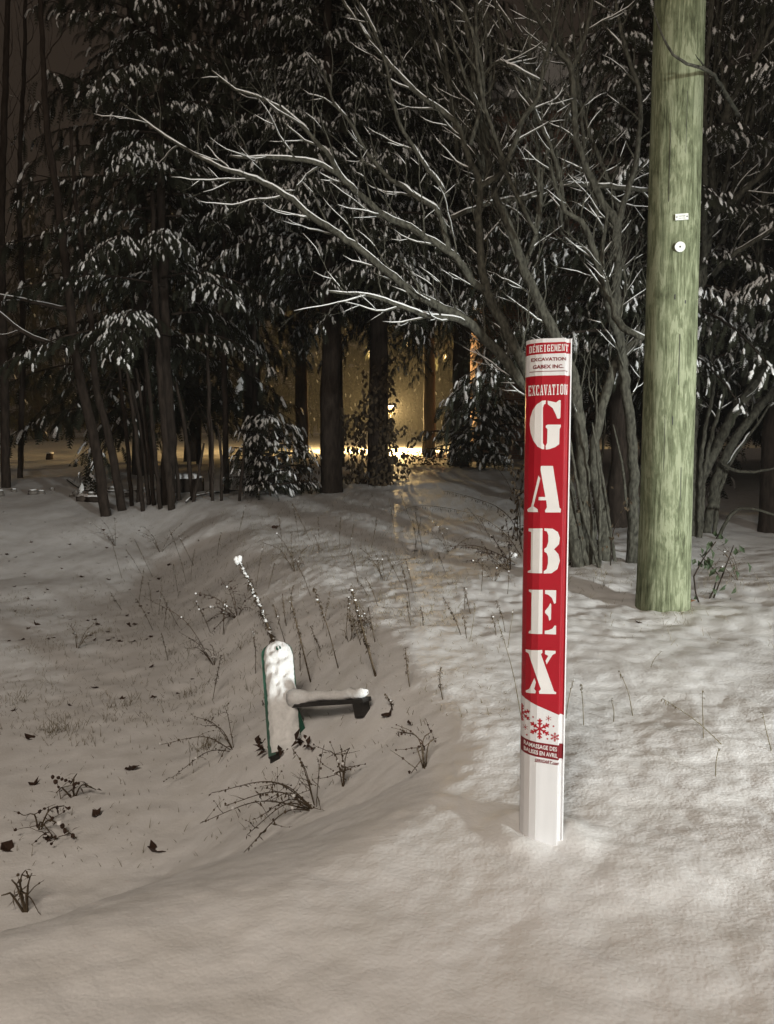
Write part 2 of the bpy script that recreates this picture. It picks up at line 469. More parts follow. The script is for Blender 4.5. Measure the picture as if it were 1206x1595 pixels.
# panels
stick('red_panel', [[(XL, zpx(585)), (XR, zpx(585)), (XR, zpx(1115)), (XL, zpx(1090))]], 'red', 0.0004)
stick('header_panel', [[(XL, zpx(533.5)), (XR, zpx(533.5)), (XR, zpx(550.5)), (XL, zpx(551.5))]], 'red', 0.0004)
stick('footer_panel', [[(XL, zpx(1155)), (XR, zpx(1160)), (XR, zpx(1183.5)), (XL, zpx(1177.5))]], 'print_dark', 0.0004)
LET = {
 'G': (crop_g, [[(375,658),(345,660),(300,690),(265,740),(245,800),(240,860),(250,930),(270,990),(305,1040),(345,1062),(360,1062),(362,1030),(350,1010),(350,720),(360,690),(372,688)],
  [(390,660),(430,668),(460,675),(485,655),(498,657),(495,800),(485,810),(470,808),(455,770),(430,720),(390,690)],
  [(375,865),(390,858),(498,858),(500,875),(488,895),(485,1020),(450,1045),(400,1062),(375,1065),(372,1035),(385,1010),(388,895),(372,880)]]),
 'A': (crop_a, [[(205,100),(278,100),(318,355),(327,360),(325,382),(232,382),(230,370),(242,350),(237,308),(190,308),(192,288),(232,288),(203,125)],
  [(190,158),(202,175),(160,345),(185,362),(188,380),(125,378),(122,362),(145,348)]]),
 'B': (crop_a, [[(130,478),(215,478),(213,750),(125,746),(128,735),(143,730),(146,500),(130,495)],
  [(226,478),(275,480),(308,500),(320,535),(315,575),(285,605),(312,635),(320,675),(305,725),(270,750),(222,752),(222,738),(240,725),(248,690),(248,650),(240,628),(226,620),(226,602),(240,592),(250,560),(250,520),(242,497),(226,492)]]),
 'E': (crop_a, [[(132,848),(217,850),(214,1118),(130,1113),(133,1100),(145,1095),(148,868),(133,862)],
  [(230,852),(298,853),(296,930),(285,935),(272,900),(250,880),(230,875)],
  [(262,930),(268,940),(266,1030),(255,1038),(250,1010),(230,990),(230,978),(250,955)],
  [(228,1118),(297,1121),(297,1068),(288,1066),(275,1085),(250,1095),(228,1098)]]),
 'X': (crop_a, [[(112,1210),(213,1215),(215,1232),(205,1240),(285,1465),(298,1470),(297,1482),(195,1480),(193,1465),(205,1452),(130,1235),(113,1225)],
  [(230,1217),(294,1220),(294,1235),(275,1245),(240,1302),(233,1280),(250,1250),(230,1240)],
  [(165,1385),(175,1410),(165,1450),(175,1465),(172,1477),(115,1472),(113,1460),(135,1450)]])}
for ch, (fn, polys) in LET.items():
    stick('letter', [fn(p) for p in polys], 'print_white', 0.0008)
# slab lettering drawn as strokes in a unit box
def slab(chh):
    s, t = 0.30, 0.14           # stem and serif
    q = lambda x0, y0, x1, y1: [(x0, y0), (x1, y0), (x1, y1), (x0, y1)]
    stem = lambda x: [q(x, 0, x + s, 1), q(x - 0.08, 0, x + s + 0.08, t * 0.7), q(x - 0.08, 1 - t * 0.7, x + s + 0.08, 1)]
    d = {
     'D': stem(0.1) + [q(0.4, 0, 0.75, t), q(0.4, 1 - t, 0.75, 1), q(0.68, 0.06, 0.96, 0.94)],
     'E': stem(0.1) + [q(0.4, 0, 0.95, t), q(0.4, 1 - t, 0.95, 1), q(0.4, 0.43, 0.75, 0.57), q(0.82, t, 0.95, 0.3), q(0.82, 0.7, 0.95, 1 - t)],
     'N': [q(0.05, 0, 0.25, 1), q(0.75, 0, 0.95, 1), [(0.2, 1), (0.42, 1), (0.8, 0), (0.58, 0)], q(-0.02, 0, 0.35, 0.1), q(0.65, 0.9, 1.02, 1)],
     'I': stem(0.35) + [q(0.2, 0, 0.8, t * 0.8), q(0.2, 1 - t * 0.8, 0.8, 1)],
     'G': [q(0.05, 0.06, 0.35, 0.94), q(0.25, 0, 0.8, t), q(0.25, 1 - t, 0.8, 1), q(0.66, 0.06, 0.92, 0.48), q(0.52, 0.38, 1.0, 0.5), q(0.76, 0.7, 0.9, 0.95)],
     'M': [q(0.04, 0, 0.2, 1), q(0.72, 0, 0.98, 1), [(0.1, 1), (0.32, 1), (0.58, 0.2), (0.42, 0.1)], [(0.9, 1), (0.72, 1), (0.44, 0.1), (0.56, 0.1)], q(-0.02, 0, 0.28, 0.1), q(0.64, 0, 1.04, 0.1)],
     'T': stem(0.35) + [q(0.02, 1 - t, 0.98, 1), q(0.02, 0.7, 0.14, 1), q(0.86, 0.7, 0.98, 1)],
     'X': [[(0.02, 1), (0.36, 1), (0.98, 0), (0.64, 0)], [(0.74, 1), (0.9, 1), (0.26, 0), (0.1, 0)], q(-0.02, 0, 0.36, 0.1), q(0.62, 0.9, 1.0, 1), q(-0.02, 0.9, 0.4, 1), q(0.58, 0, 1.02, 0.1)],
     'C': [q(0.05, 0.06, 0.36, 0.94), q(0.25, 0, 0.8, t), q(0.25, 1 - t, 0.8, 1), q(0.76, 0.66, 0.92, 0.97), q(0.76, 0.05, 0.9, 0.28)],
     'A': [[(0.38, 1), (0.64, 1), (1.0, 0), (0.66, 0)], [(0.36, 0.95), (0.48, 0.95), (0.22, 0), (0.08, 0)], q(0.25, 0.28, 0.7, 0.38), q(-0.02, 0, 0.36, 0.1), q(0.58, 0, 1.04, 0.1)],
     'V': [[(0.0, 1), (0.34, 1), (0.62, 0), (0.38, 0)], [(0.8, 1), (0.94, 1), (0.62, 0), (0.5, 0)], q(-0.04, 0.9, 0.42, 1), q(0.66, 0.9, 1.04, 1)],
     'O': [q(0.04, 0.08, 0.35, 0.92), q(0.65, 0.08, 0.96, 0.92), q(0.22, 0, 0.78, t), q(0.22, 1 - t, 0.78, 1)],
    }
    return d['E'] + [[(0.35, 1.08), (0.6, 1.08), (0.85, 1.26), (0.6, 1.26)]] if chh == 'É' else d[chh]
def slab_text(word, x0, x1, zt0, zt1, zb0, zb1, material, off):
    """top edge runs zt0..zt1, bottom edge zb0..zb1"""
    n_ = len(word); polys = []
    for k, c in enumerate(word):
        for pl in slab(c):
            out = []
            for u, w in pl:
                f = (k + 0.06 + 0.86 * u) / n_
                top = zt0 + (zt1 - zt0) * f; bot = zb0 + (zb1 - zb0) * f
                out.append((x0 + (x1 - x0) * f, bot + (top - bot) * w))
            polys.append(out)
    return stick('lettering', polys, material, off)
ax0, ax1 = mloc(824, 540)[0], mloc(886, 540)[0]
slab_text('DÉNEIGEMENT', ax0, ax1, zpx(537.5), zpx(536.5), zpx(548.5), zpx(547.2), 'print_white', 0.0008)
ax0, ax1 = mloc(822.5, 610)[0], mloc(884.5, 610)[0]
slab_text('EXCAVATION', ax0, ax1, zpx(599.5), zpx(598.8), zpx(615.8), zpx(615.0), 'print_white', 0.0008)
def font_text(body_, x0, x1, tl, tr, bl, br, material, off, bold=0.02, shear=0.0):
    cu = bpy.data.curves.new('t', 'FONT'); cu.body = body_; cu.offset = bold; cu.shear = shear; cu.resolution_u = 2
    ob = bpy.data.objects.new('t', cu); COL.objects.link(ob)
    bpy.context.view_layer.update()
    me = ob.evaluated_get(bpy.context.evaluated_depsgraph_get()).to_mesh()
    V = [q.co.copy() for q in me.vertices]; Fc = [tuple(p.vertices) for p in me.polygons]
    xs = [q.x for q in V]; ys_ = [q.y for q in V]
    xa, xb, ya, yb = min(xs), max(xs), min(ys_), max(ys_)
    out = []
    for q in V:
        f = (q.x - xa) / (xb - xa); w = (q.y - ya) / (yb - ya)
        top = tl + (tr - tl) * f; bot = bl + (br - bl) * f
        out.append((x0 + (x1 - x0) * f, bot + (top - bot) * w))
    COL.objects.unlink(ob); bpy.data.objects.remove(ob); bpy.data.curves.remove(cu)
    return stick('lettering', None, material, off, raw=[(out, Fc)])
mx_ = lambda px, py: mloc(px, py)[0]
font_text('EXCAVATION', mx_(827.5, 560), mx_(882, 560), zpx(556.8), zpx(556.8), zpx(562.3), zpx(562.3), 'print_dark', 0.0005, 0.03)
font_text('GABEX INC.', mx_(830, 570), mx_(878, 570), zpx(568), zpx(568), zpx(574), zpx(574), 'print_dark', 0.0005, 0.03)
stick('rule_line', [[(mx_(825, 578), zpx(577.8)), (mx_(884, 578), zpx(577.8)), (mx_(884, 578), zpx(578.8)), (mx_(825, 578), zpx(578.8))]], 'print_dark', 0.0005)
font_text('RAMASSAGE DES', mx_(816, 1163), mx_(868, 1163), zpx(1158.5), zpx(1162.5), zpx(1165), zpx(1169.3), 'print_white', 0.0008, 0.02)
font_text('BALISES EN AVRIL', mx_(816, 1172), mx_(869, 1172), zpx(1168), zpx(1172.6), zpx(1174.4), zpx(1179.4), 'print_white', 0.0008, 0.02)
font_text('SERIGART.com', mx_(833, 1184), mx_(871, 1184), zpx(1182.5), zpx(1185.2), zpx(1188), zpx(1190.8), 'print_dark', 0.0005, 0.03, 0.3)
def flake(cx, cy, rpx, arms=6, clip=None):
    c = mloc(cx, cy); s = rpx * 1.74 / 0.985 / FPX
    polys = []
    def bar(p, a, L, w):
        dx, dz = math.sin(a), math.cos(a); ex, ez = dz, -dx
        polys.append([(p[0] + ex * w, p[1] + ez * w), (p[0] + dx * L + ex * w, p[1] + dz * L + ez * w), (p[0] + dx * L - ex * w, p[1] + dz * L - ez * w), (p[0] - ex * w, p[1] - ez * w)])
    for k in range(arms):
        a = k * 2 * math.pi / arms
        bar(c, a, s, s * 0.075)
        if rpx > 6:
            for t, l in ((0.38, 0.26), (0.66, 0.28)):
                p = (c[0] + math.sin(a) * s * t, c[1] + math.cos(a) * s * t)
                bar(p, a + 0.85, s * l, s * 0.06); bar(p, a - 0.85, s * l, s * 0.06)
    polys = [[(max(XL, x), z) for x, z in pl] for pl in polys]
    return stick('snowflake', polys, 'red', 0.0005)
flake(780 + 612 / 10.05, 1060 + 755 / 10.05, 16.6)
flake(780 + 335 / 10.05, 1060 + 490 / 10.05, 14)
flake(780 + 750 / 10.05, 1060 + 592 / 10.05, 4.6); flake(780 + 385 / 10.05, 1060 + 728 / 10.05, 4.6); flake(780 + 850 / 10.05, 1060 + 885 / 10.05, 7.4)
for cx, cy in ((508, 570), (828, 715), (410, 848), (733, 912)):
    c = mloc(780 + cx / 10.05, 1060 + cy / 10.05)
    stick('dot', [[(c[0] + 0.0021 * math.cos(a), c[1] + 0.0021 * math.sin(a)) for a in [k * math.pi / 4 for k in range(8)]]], 'red', 0.0005)

# ------------------------------------------------------------------ utility pole
pb = at(1032.5, 950, 4.6); pt = at(1061, -60, 4.6)
px_, py_ = pb.x, 4.6
gz = h1(px_, py_)
pole = empty('utility_pole', (px_, py_, gz))
tag(pole, 'thick pale green treated wooden utility pole rising out of frame', 'utility pole')
lean = (pt.x - pb.x) / (pt.z - pb.z)
pm = MB(); NS, ND = 48, 120
hz_ = 9.0
vs = []
for i in range(ND + 1):
    z = -0.3 + (hz_ + 0.3) * i / ND
    rr = 0.156 - 0.0030 * z + 0.010 * math.exp(-max(0, z) / 0.25)
    for k in range(NS):
        a = 2 * math.pi * k / NS
        q = rr * (1 + 0.012 * math.sin(3 * a + z * 1.7) + 0.008 * float(vnoise(a * 3 + 40, z * 2.2, 5)))
        vs.append((lean * z + q * math.cos(a), q * math.sin(a), z))
fs = [(i * NS + k, i * NS + (k + 1) % NS, (i + 1) * NS + (k + 1) % NS, (i + 1) * NS + k) for i in range(ND) for k in range(NS)]
fs.append(tuple(ND * NS + k for k in range(NS)))
pm.add(vs, fs); pm.build('shaft', 'pole', pole)
def on_pole(px, py, out=0.002):
    p = at(px, py, 4.45)
    z = p.z - gz; cx = px_ + lean * z; rr = 0.156 - 0.003 * z
    dx = max(-0.95, min(0.95, (p.x - cx) / rr)); a = math.asin(dx)
    nrm = Vector((math.sin(a), -math.cos(a), 0))
    return Vector((lean * z, 0, z)) + nrm * (rr + out + 0.003), nrm
def disc(mb, c, nrm, r, th, n=20):
    ex = nrm.cross(Vector((0, 0, 1))).normalized(); ez = ex.cross(nrm)
    ring = [c + (ex * math.cos(2 * math.pi * k / n) + ez * math.sin(2 * math.pi * k / n)) * r for k in range(n)]
    mb.add(ring + [p + nrm * th for p in ring], [tuple(range(n - 1, -1, -1)), tuple(range(n, 2 * n))] + [(k, (k + 1) % n, n + (k + 1) % n, n + k) for k in range(n)])
c, nrm = on_pole(1062, 338)
a_ = math.atan2(nrm.x, -nrm.y)
rot = Matrix.Rotation(a_, 3, 'Z') @ Matrix.Rotation(R(-3), 3, 'Y')
t = MB(); t.box(c, (0.074, 0.003, 0.036), rot); tg = t.build('metal_tag', 'tag', pole, False)
for dx in (-0.029, 0.029):
    t = MB(); disc(t, c + rot @ Vector((dx, 0, 0)) + nrm * 0.0016, nrm, 0.004, 0.002, 10); t.build('nail', 'tag_dark', tg)
t = MB()
for k, dx in enumerate((-0.016, -0.010, -0.004, 0.006, 0.012, 0.017)):
    t.box(c + rot @ Vector((dx, -0.0019, 0.004)), (0.0035, 0.0006, 0.008 if k % 2 else 0.006), rot)
t.box(c + rot @ Vector((0, -0.0019, -0.008)), (0.040, 0.0006, 0.0035), rot)
t.build('stamped_marking', 'tag_grey', tg, False)
c, nrm = on_pole(1059, 385)
t = MB(); disc(t, c, nrm, 0.030, 0.006); dk = t.build('round_disc', 'tag', pole, False)
t = MB(); disc(t, c + nrm * 0.0062, nrm, 0.005, 0.002, 10); t.build('nail', 'tag_dark', dk)
for (qx, qy, ln) in ((1048, 655, 0.05), (1052, 462, 0.03), (1068, 470, 0.02), (1040, 800, 0.06), (1058, 560, 0.30), (1046, 250, 0.45), (1070, 190, 0.35), (1036, 700, 0.40), (1060, 760, 0.25), (1050, 880, 0.22)):
    c, nrm = on_pole(qx, qy, -0.003); t = MB(); t.box(c, (0.006 if ln < 0.1 else 0.0022, 0.003, ln), Matrix.Rotation(math.atan2(nrm.x, -nrm.y), 3, 'Z')); t.build('crack', 'tag_dark', pole, False)

# ------------------------------------------------------------------ bare trees by the pole
def snow_run(sb, pts, rads, amount=1.0, seed=0):
    """lumpy snow lying along the upper side of a branch"""
    run, rr = [], []
    ph = random.uniform(0, 50)
    def flush():
        if len(run) >= 3:
            rads2 = [q * math.sin(math.pi * min(1, max(0.0, (i + 0.25) / (len(run) - 0.5))) ) ** 0.4 if i in (0, len(run) - 1) else q for i, q in enumerate(rr)]
            sb.tube(list(run), rads2, 5, jitter=0.12)
        run.clear(); rr.clear()
    for i in range(len(pts)):
        q = pts[min(i + 1, len(pts) - 1)] - pts[max(0, i - 1)]
        if q.length < 1e-6: continue
        d = q.normalized(); hf = math.sqrt(max(0, 1 - d.z * d.z))
        keep = hf * amount + 0.45 * float(vnoise(i * 0.33 + ph, 3.3, 7))
        if keep > 0.56 and rads[i] > 0.0015:
            up = (Vector((0, 0, 1)) - d * d.z).normalized()
            t_ = min(0.013, rads[i] * 0.60 + 0.0022) * min(1.1, 0.45 + 0.6 * keep)
            run.append(pts[i] + up * (rads[i] * 0.62 + t_ * 0.35)); rr.append(t_)
        else: flush()
    flush()
def grow(mb, sb, pts, rads, level, L0, amount, density, bias=Vector((0, 0, 0.35))):
    """side branches and twigs along a limb"""
    acc = random.uniform(0, 0.2); side = random.choice((-1, 1))
    for i in range(2, len(pts) - 1):
        acc += (pts[i] - pts[i - 1]).length
        gap = density * random.uniform(0.6, 1.5)
        if acc < gap: continue
        acc = 0; side = -side
        t = (pts[i + 1] - pts[i - 1]).normalized()
        f = i / len(pts)
        if level == 0 and (f < 0.12 or pts[i].z < 1.25): continue
        n_ = t.cross(Vector((0, 1, 0.25 * random.uniform(-1, 1)))).normalized() * side
        n_ = (n_ + Vector((0, random.uniform(-0.7, 0.7), 0))).normalized()
        ang = R(random.uniform(28, 52))
        d = (t * math.cos(ang) + n_ * math.sin(ang) + bias * random.uniform(0.2, 0.8)).normalized()
        L = L0 * random.uniform(0.45, 1.2) * (1 - 0.4 * f)
        r0 = min(rads[i] * 0.62, (0.010, 0.0045, 0.0025)[level])
        P = [(pts[i], r0)]; p = pts[i].copy(); k = max(4, int(L / 0.065)); cv = random.uniform(.02, .16)
        for j in range(k):
            d = (d + Vector((random.uniform(-.26, .26), random.uniform(-.26, .26), random.uniform(-.20, .20) + cv))).normalized()
            p = p + d * (L / k)
            P.append((p.copy(), max(0.0013, r0 * (1 - 0.8 * (j + 1) / k))))
        q, rr = catmull(P, 0.05)
        mb.tube(q, rr, 4)
        snow_run(sb, q, rr, amount * (0.95, 0.88, 0.80)[level])
        if level < 2:
            grow(mb, sb, q, rr, level + 1, L0 * 0.5, amount, density * 0.9, bias)
        for j in range(1, len(q), 3):       # buds
            if random.random() < 0.3: mb.blob(q[j] + Vector((0, 0, rr[j])), 0.004, (1, 1, 1.6))
def limb(parent, path, name='limb', L0=0.80, density=0.115, amount=1.0, sides=8, material='bark', side_growth=True, step=0.06):
    """path: (px, py, Y, radius_px)"""
    P = []
    for px, py, Y, rp in path:
        if rp > 6: rp *= 0.80
        elif rp > 3.5: rp *= 0.88
        P.append((at(px, py, Y), max(0.0022, rp * Y / FPX)))
    if name == 'stem':
        p0 = P[0][0]; P[0] = (Vector((p0.x, p0.y, h1(p0.x, p0.y) - 0.06)), P[0][1])
    q, rr = catmull(P, step)
    for i in range(1, len(q) - 1):
        q[i] = q[i] + Vector((random.uniform(-1, 1), random.uniform(-1, 1), random.uniform(-1, 1))) * min(0.010, rr[i] * 0.35)
    mb, sb = MB(), MB()
    mb.tube(q, rr, sides)
    snow_run(sb, q, rr, amount)
    if side_growth: grow(mb, sb, q, rr, 0, L0, amount, density)
    o = mb.build(name, material, parent)
    if sb.f: sb.build('snow', 'snow', o)
    return o
b0 = G(925, 878)
tree = empty('bare_tree', b0)
tag(tree, 'bare multi-stemmed tree with snow-lined branches fanning left above the red marker', 'tree')
KEEP = []
def shift_children(e):
    """children were built in world space"""
    for c_ in e.children: c_.matrix_parent_inverse = Matrix.Translation(-e.location)
Yb = b0.y
stems = [
 # long low limb and its stem behind the marker
 ('stem', [(912, 884, Yb, 15), (896, 815, Yb, 13), (872, 715, Yb, 12), (838, 630, Yb - .05, 11), (790, 566, Yb - .1, 10), (735, 507, Yb - .2, 9), (690, 480, Yb - .3, 8.5), (640, 452, Yb - .4, 8), (603, 422, Yb - .45, 7), (550, 381, Yb - .5, 6.5), (498, 346, Yb - .5, 5.5), (444, 304, Yb - .5, 4.5), (398, 279, Yb - .5, 3.5), (345, 262, Yb - .5, 2.8), (289, 232, Yb - .4, 2.2), (239, 199, Yb - .3, 1.6), (189, 160, Yb - .2, 1)]),
 ('limb', [(735, 507, Yb - .2, 5), (705, 495, Yb - .35, 4.5), (668, 492, Yb - .5, 4), (625, 477, Yb - .6, 3.5), (575, 460, Yb - .7, 2.5), (540, 458, Yb - .75, 2), (512, 454, Yb - .8, 1.5)]),
 ('stem', [(925, 882, Yb, 14), (913, 800, Yb, 13), (905, 690, Yb + .05, 12), (893, 590, Yb + .05, 11.5), (862, 520, Yb + .1, 11), (832, 455, Yb + .1, 10), (816, 417, Yb + .1, 9.5), (796, 362, Yb + .1, 8.5), (771, 301, Yb + .1, 7), (756, 226, Yb + .1, 6), (741, 150, Yb + .1, 5), (735, 80, Yb + .1, 4), (715, 0, Yb + .1, 3), (700, -80, Yb + .1, 2)]),
 ('stem', [(902, 886, Yb - .1, 13), (880, 760, Yb - .1, 12), (850, 650, Yb - .1, 11.5), (815, 565, Yb - .1, 11), (781, 500, Yb - .1, 10), (757, 452, Yb - .1, 9), (749, 390, Yb - .05, 7.5), (746, 322, Yb, 7), (750, 291, Yb, 6.5), (728, 240, Yb, 5.5), (708, 190, Yb, 5), (655, 150, Yb, 4), (600, 92, Yb, 3), (560, 40, Yb, 2.4), (520, -20, Yb, 1.6)]),
 ('limb', [(755, 452, Yb - .1, 8), (737, 439, Yb - .15, 7.5), (715, 410, Yb - .2, 7), (698, 392, Yb - .25, 7), (638, 354, Yb - .3, 6.5), (598, 334, Yb - .35, 6), (558, 302, Yb - .4, 5.5), (528, 272, Yb - .45, 4.8), (507, 236, Yb - .5, 4), (463, 190, Yb - .5, 3), (438, 169, Yb - .5, 2.5), (400, 150, Yb - .5, 2), (368, 140, Yb - .5, 1.5), (330, 110, Yb - .5, 1)]),
 ('limb', [(528, 272, Yb - .45, 3.8), (489, 253, Yb - .5, 3.5), (433, 246, Yb - .55, 3), (390, 246, Yb - .6, 2.2), (358, 243, Yb - .6, 1.5)]),
 ('limb', [(698, 392, Yb - .25, 6), (690, 350, Yb - .2, 5.5), (683, 329, Yb - .2, 5), (640, 301, Yb - .15, 4.5), (600, 271, Yb - .1, 4), (570, 235, Yb, 3), (545, 190, Yb, 2.5), (520, 160, Yb, 2), (505, 110, Yb, 1.4)]),
 ('limb', [(751, 291, Yb, 6), (780, 268, Yb, 5.5), (801, 225, Yb, 5), (812, 190, Yb, 4.5), (838, 150, Yb, 4), (850, 90, Yb, 3), (868, 20, Yb, 2.2), (880, -50, Yb, 1.5)]),
 ('stem', [(946, 874, Yb + .2, 12), (935, 790, Yb + .2, 11), (925, 719, Yb + .2, 10), (932, 660, Yb + .2, 9.5), (952, 590, Yb + .2, 9), (962, 564, Yb + .2, 8.5), (1000, 520, Yb + .15, 6.5), (1040, 470, Yb + .1, 4)]),
 ('stem', [(984, 871, Yb + .1, 12), (988, 760, Yb + .1, 11), (984, 691, Yb + .1, 10.5), (977, 615, Yb + .1, 10), (963, 519, Yb + .1, 10), (960, 440, Yb + .1, 9.5), (959, 352, Yb + .1, 9), (945, 325, Yb + .1, 8), (922, 281, Yb + .1, 7.5), (905, 240, Yb + .1, 6.5), (896, 201, Yb + .1, 6), (891, 110, Yb + .1, 5), (876, 88, Yb + .1, 4.5), (846, 40, Yb + .1, 3.5), (810, -20, Yb + .1, 2)]),
 ('limb', [(959, 352, Yb + .1, 6), (969, 327, Yb + .1, 5.5), (985, 275, Yb + .1, 5), (992, 241, Yb + .1, 4.8), (997, 151, Yb + .1, 4), (975, 80, Yb + .1, 3.2), (960, 10, Yb + .1, 2.4), (955, -60, Yb, 1.5)]),
 ('limb', [(891, 110, Yb + .1, 4.5), (910, 60, Yb + .1, 3.8), (922, 0, Yb + .1, 3), (930, -70, Yb + .1, 2)]),
 ('limb', [(960, 520, Yb + .05, 7.5), (935, 430, Yb - .05, 7), (920, 372, Yb - .1, 6), (905, 345, Yb - .1, 5), (880, 330, Yb - .1, 4), (866, 290, Yb - .1, 3), (850, 240, Yb - .1, 2)]),
 ('limb', [(1003, 527, Yb - .4, 5), (970, 512, Yb - .3, 7), (955, 480, Yb - .2, 6), (942, 440, Yb - .1, 5), (938, 400, Yb, 4), (946, 330, Yb, 2.5)]),
 ('limb', [(700, 340, Yb + .6, 4), (760, 318, Yb + .6, 4), (830, 305, Yb + .6, 4.5), (880, 287, Yb + .6, 4), (960, 292, Yb + .6, 4), (1010, 296, Yb + .6, 3)]),
 ('limb', [(816, 417, Yb + .1, 5), (830, 380, Yb + .2, 4), (842, 330, Yb + .2, 3.5), (845, 270, Yb + .2, 2.8), (858, 200, Yb + .2, 2)]),
 ('limb', [(741, 150, Yb + .1, 4), (770, 100, Yb + .1, 3.4), (800, 105, Yb, 3), (830, 120, Yb, 2.4), (848, 128, Yb, 1.6)]),
]
for nm, path in stems:
    limb(tree, path, nm)
# crossing branch in front of the pole and young shoots
limb(tree, [(1150, 180, 5.4, 3), (1118, 125, 4.8, 2.8), (1095, 106, 4.25, 2.6), (1070, 99, 4.2, 2.3), (1048, 85, 4.15, 1.9), (1030, 50, 4.2, 1.4), (1015, 10, 4.25, 1.0)], L0=0.2, density=0.9, amount=0.3)
for k in range(5):
    x0 = random.uniform(885, 1000); x1 = x0 + random.uniform(-70, 60)
    y1 = random.uniform(520, 720)
    yy = Yb + random.uniform(-.3, .6)
    limb(tree, [(x0, 872, yy, 3), ((x0 * 2 + x1) / 3 + random.uniform(-8, 8), 800, yy, 2.6), ((x0 + x1 * 2) / 3 + random.uniform(-10, 10), (800 + y1) / 2, yy, 2.2), (x1, y1, yy, 1.2)], 'stem', L0=0.28, density=0.35, amount=0.7, sides=5)
for k in range(16):
    x0 = random.uniform(690, 985); y0 = random.uniform(190, 400); x1 = x0 + random.uniform(-190, 60); yy = Yb + random.uniform(-.4, .7)
    limb(tree, [(x0, y0, yy, 3.6), (x0 * .7 + x1 * .3 + random.uniform(-20, 20), y0 * .7 - 18, yy, 3.1), (x0 * .35 + x1 * .65 + random.uniform(-20, 20), y0 * .35 - 39, yy, 2.4), (x1, -60, yy, 1.4)], L0=0.5, density=0.14)
shift_children(tree)

b1 = G(1095, 832)
tree2 = empty('bare_tree', b1)
tag(tree2, 'bare multi-stemmed tree leaning right behind the green utility pole', 'tree')
Y2 = b1.y
for nm, path in [
 ('stem', [(1085, 834, Y2, 11), (1088, 760, Y2, 10), (1120, 690, Y2, 10), (1153, 629, Y2, 10), (1205, 564, Y2, 9), (1280, 480, Y2, 7), (1340, 380, Y2, 4)]),
 ('stem', [(1100, 828, Y2 + .1, 9), (1122, 730, Y2 + .1, 9), (1170, 650, Y2 + .1, 9), (1230, 585, Y2 + .1, 8), (1300, 520, Y2, 5)]),
 ('stem', [(1080, 830, Y2 - .1, 12), (1078, 700, Y2 - .1, 11), (1082, 560, Y2 - .1, 11), (1090, 427, Y2 - .1, 11), (1105, 365, Y2 - .1, 10), (1118, 332, Y2 - .1, 9), (1108, 266, Y2 - .1, 7), (1128, 201, Y2 - .1, 6), (1140, 156, Y2 - .1, 5), (1178, 90, Y2 - .1, 4), (1205, 30, Y2 - .1, 3), (1230, -40, Y2, 2)]),
 ('limb', [(1118, 332, Y2 - .1, 7), (1150, 305, Y2 - .1, 6), (1178, 281, Y2 - .1, 5), (1206, 250, Y2 - .1, 4), (1250, 190, Y2 - .1, 3)]),
 ('limb', [(1118, 332, Y2 - .1, 5), (1135, 250, Y2, 4), (1132, 160, Y2, 3), (1120, 70, Y2, 2.4), (1130, -20, Y2, 1.6)]),
 ('limb', [(1110, 430, Y2, 5), (1140, 400, Y2 - .1, 4.5), (1180, 372, Y2 - .2, 4), (1215, 350, Y2 - .2, 3), (1260, 300, Y2 - .2, 2)]),
 ('limb', [(1095, 480, Y2, 6), (1097, 330, Y2 - .3, 5.5), (1098, 200, Y2 - .5, 5), (1100, 110, Y2 - .6, 4.5), (1108, 30, Y2 - .7, 4), (1112, -60, Y2 - .7, 3)]),
 ('stem', [(1090, 838, Y2 - .2, 4), (1100, 720, Y2 - .2, 3.5), (1120, 640, Y2 - .2, 3), (1135, 590, Y2 - .2, 2), (1150, 540, Y2 - .2, 1.2)]),
 ('stem', [(1088, 836, Y2 - .2, 4), (1094, 700, Y2 - .2, 3.5), (1112, 600, Y2 - .2, 3), (1108, 545, Y2 - .2, 2), (1120, 500, Y2 - .2, 1.2)]),
 ('stem', [(1112, 832, Y2 + .1, 4), (1122, 760, Y2 + .1, 3.5), (1145, 710, Y2 + .1, 3), (1180, 660, Y2 + .1, 2), (1206, 620, Y2, 1.2)]),
 ('stem', [(1115, 822, Y2 - .3, 3), (1140, 800, Y2 - .4, 2.6), (1165, 792, Y2 - .5, 2.2), (1206, 802, Y2 - .6, 1.8), (1240, 812, Y2 - .6, 1.2)]),
 ('limb', [(1122, 720, Y2, 3), (1145, 733, Y2 - .1, 2.6), (1175, 735, Y2 - .2, 2.2), (1215, 728, Y2 - .2, 1.4)]),
] + [('limb', [(x0, y0, Y2 + .2, 3.4), (x0 + dx * .4, y0 * .6, Y2 + .2, 2.8), (x0 + dx * .7, y0 * .25, Y2 + .1, 2.2), (x0 + dx, -50, Y2, 1.4)]) for x0, y0, dx in ((1110, 300, 40), (1125, 380, 75), (1105, 240, 15), (1150, 330, 50), (1185, 420, 30), (1130, 520, 90), (1160, 600, 60))]:
    limb(tree2, path, nm, L0=0.6, density=0.13, amount=0.3 if path[-1][1] > 700 else 1.0)
shift_children(tree2)

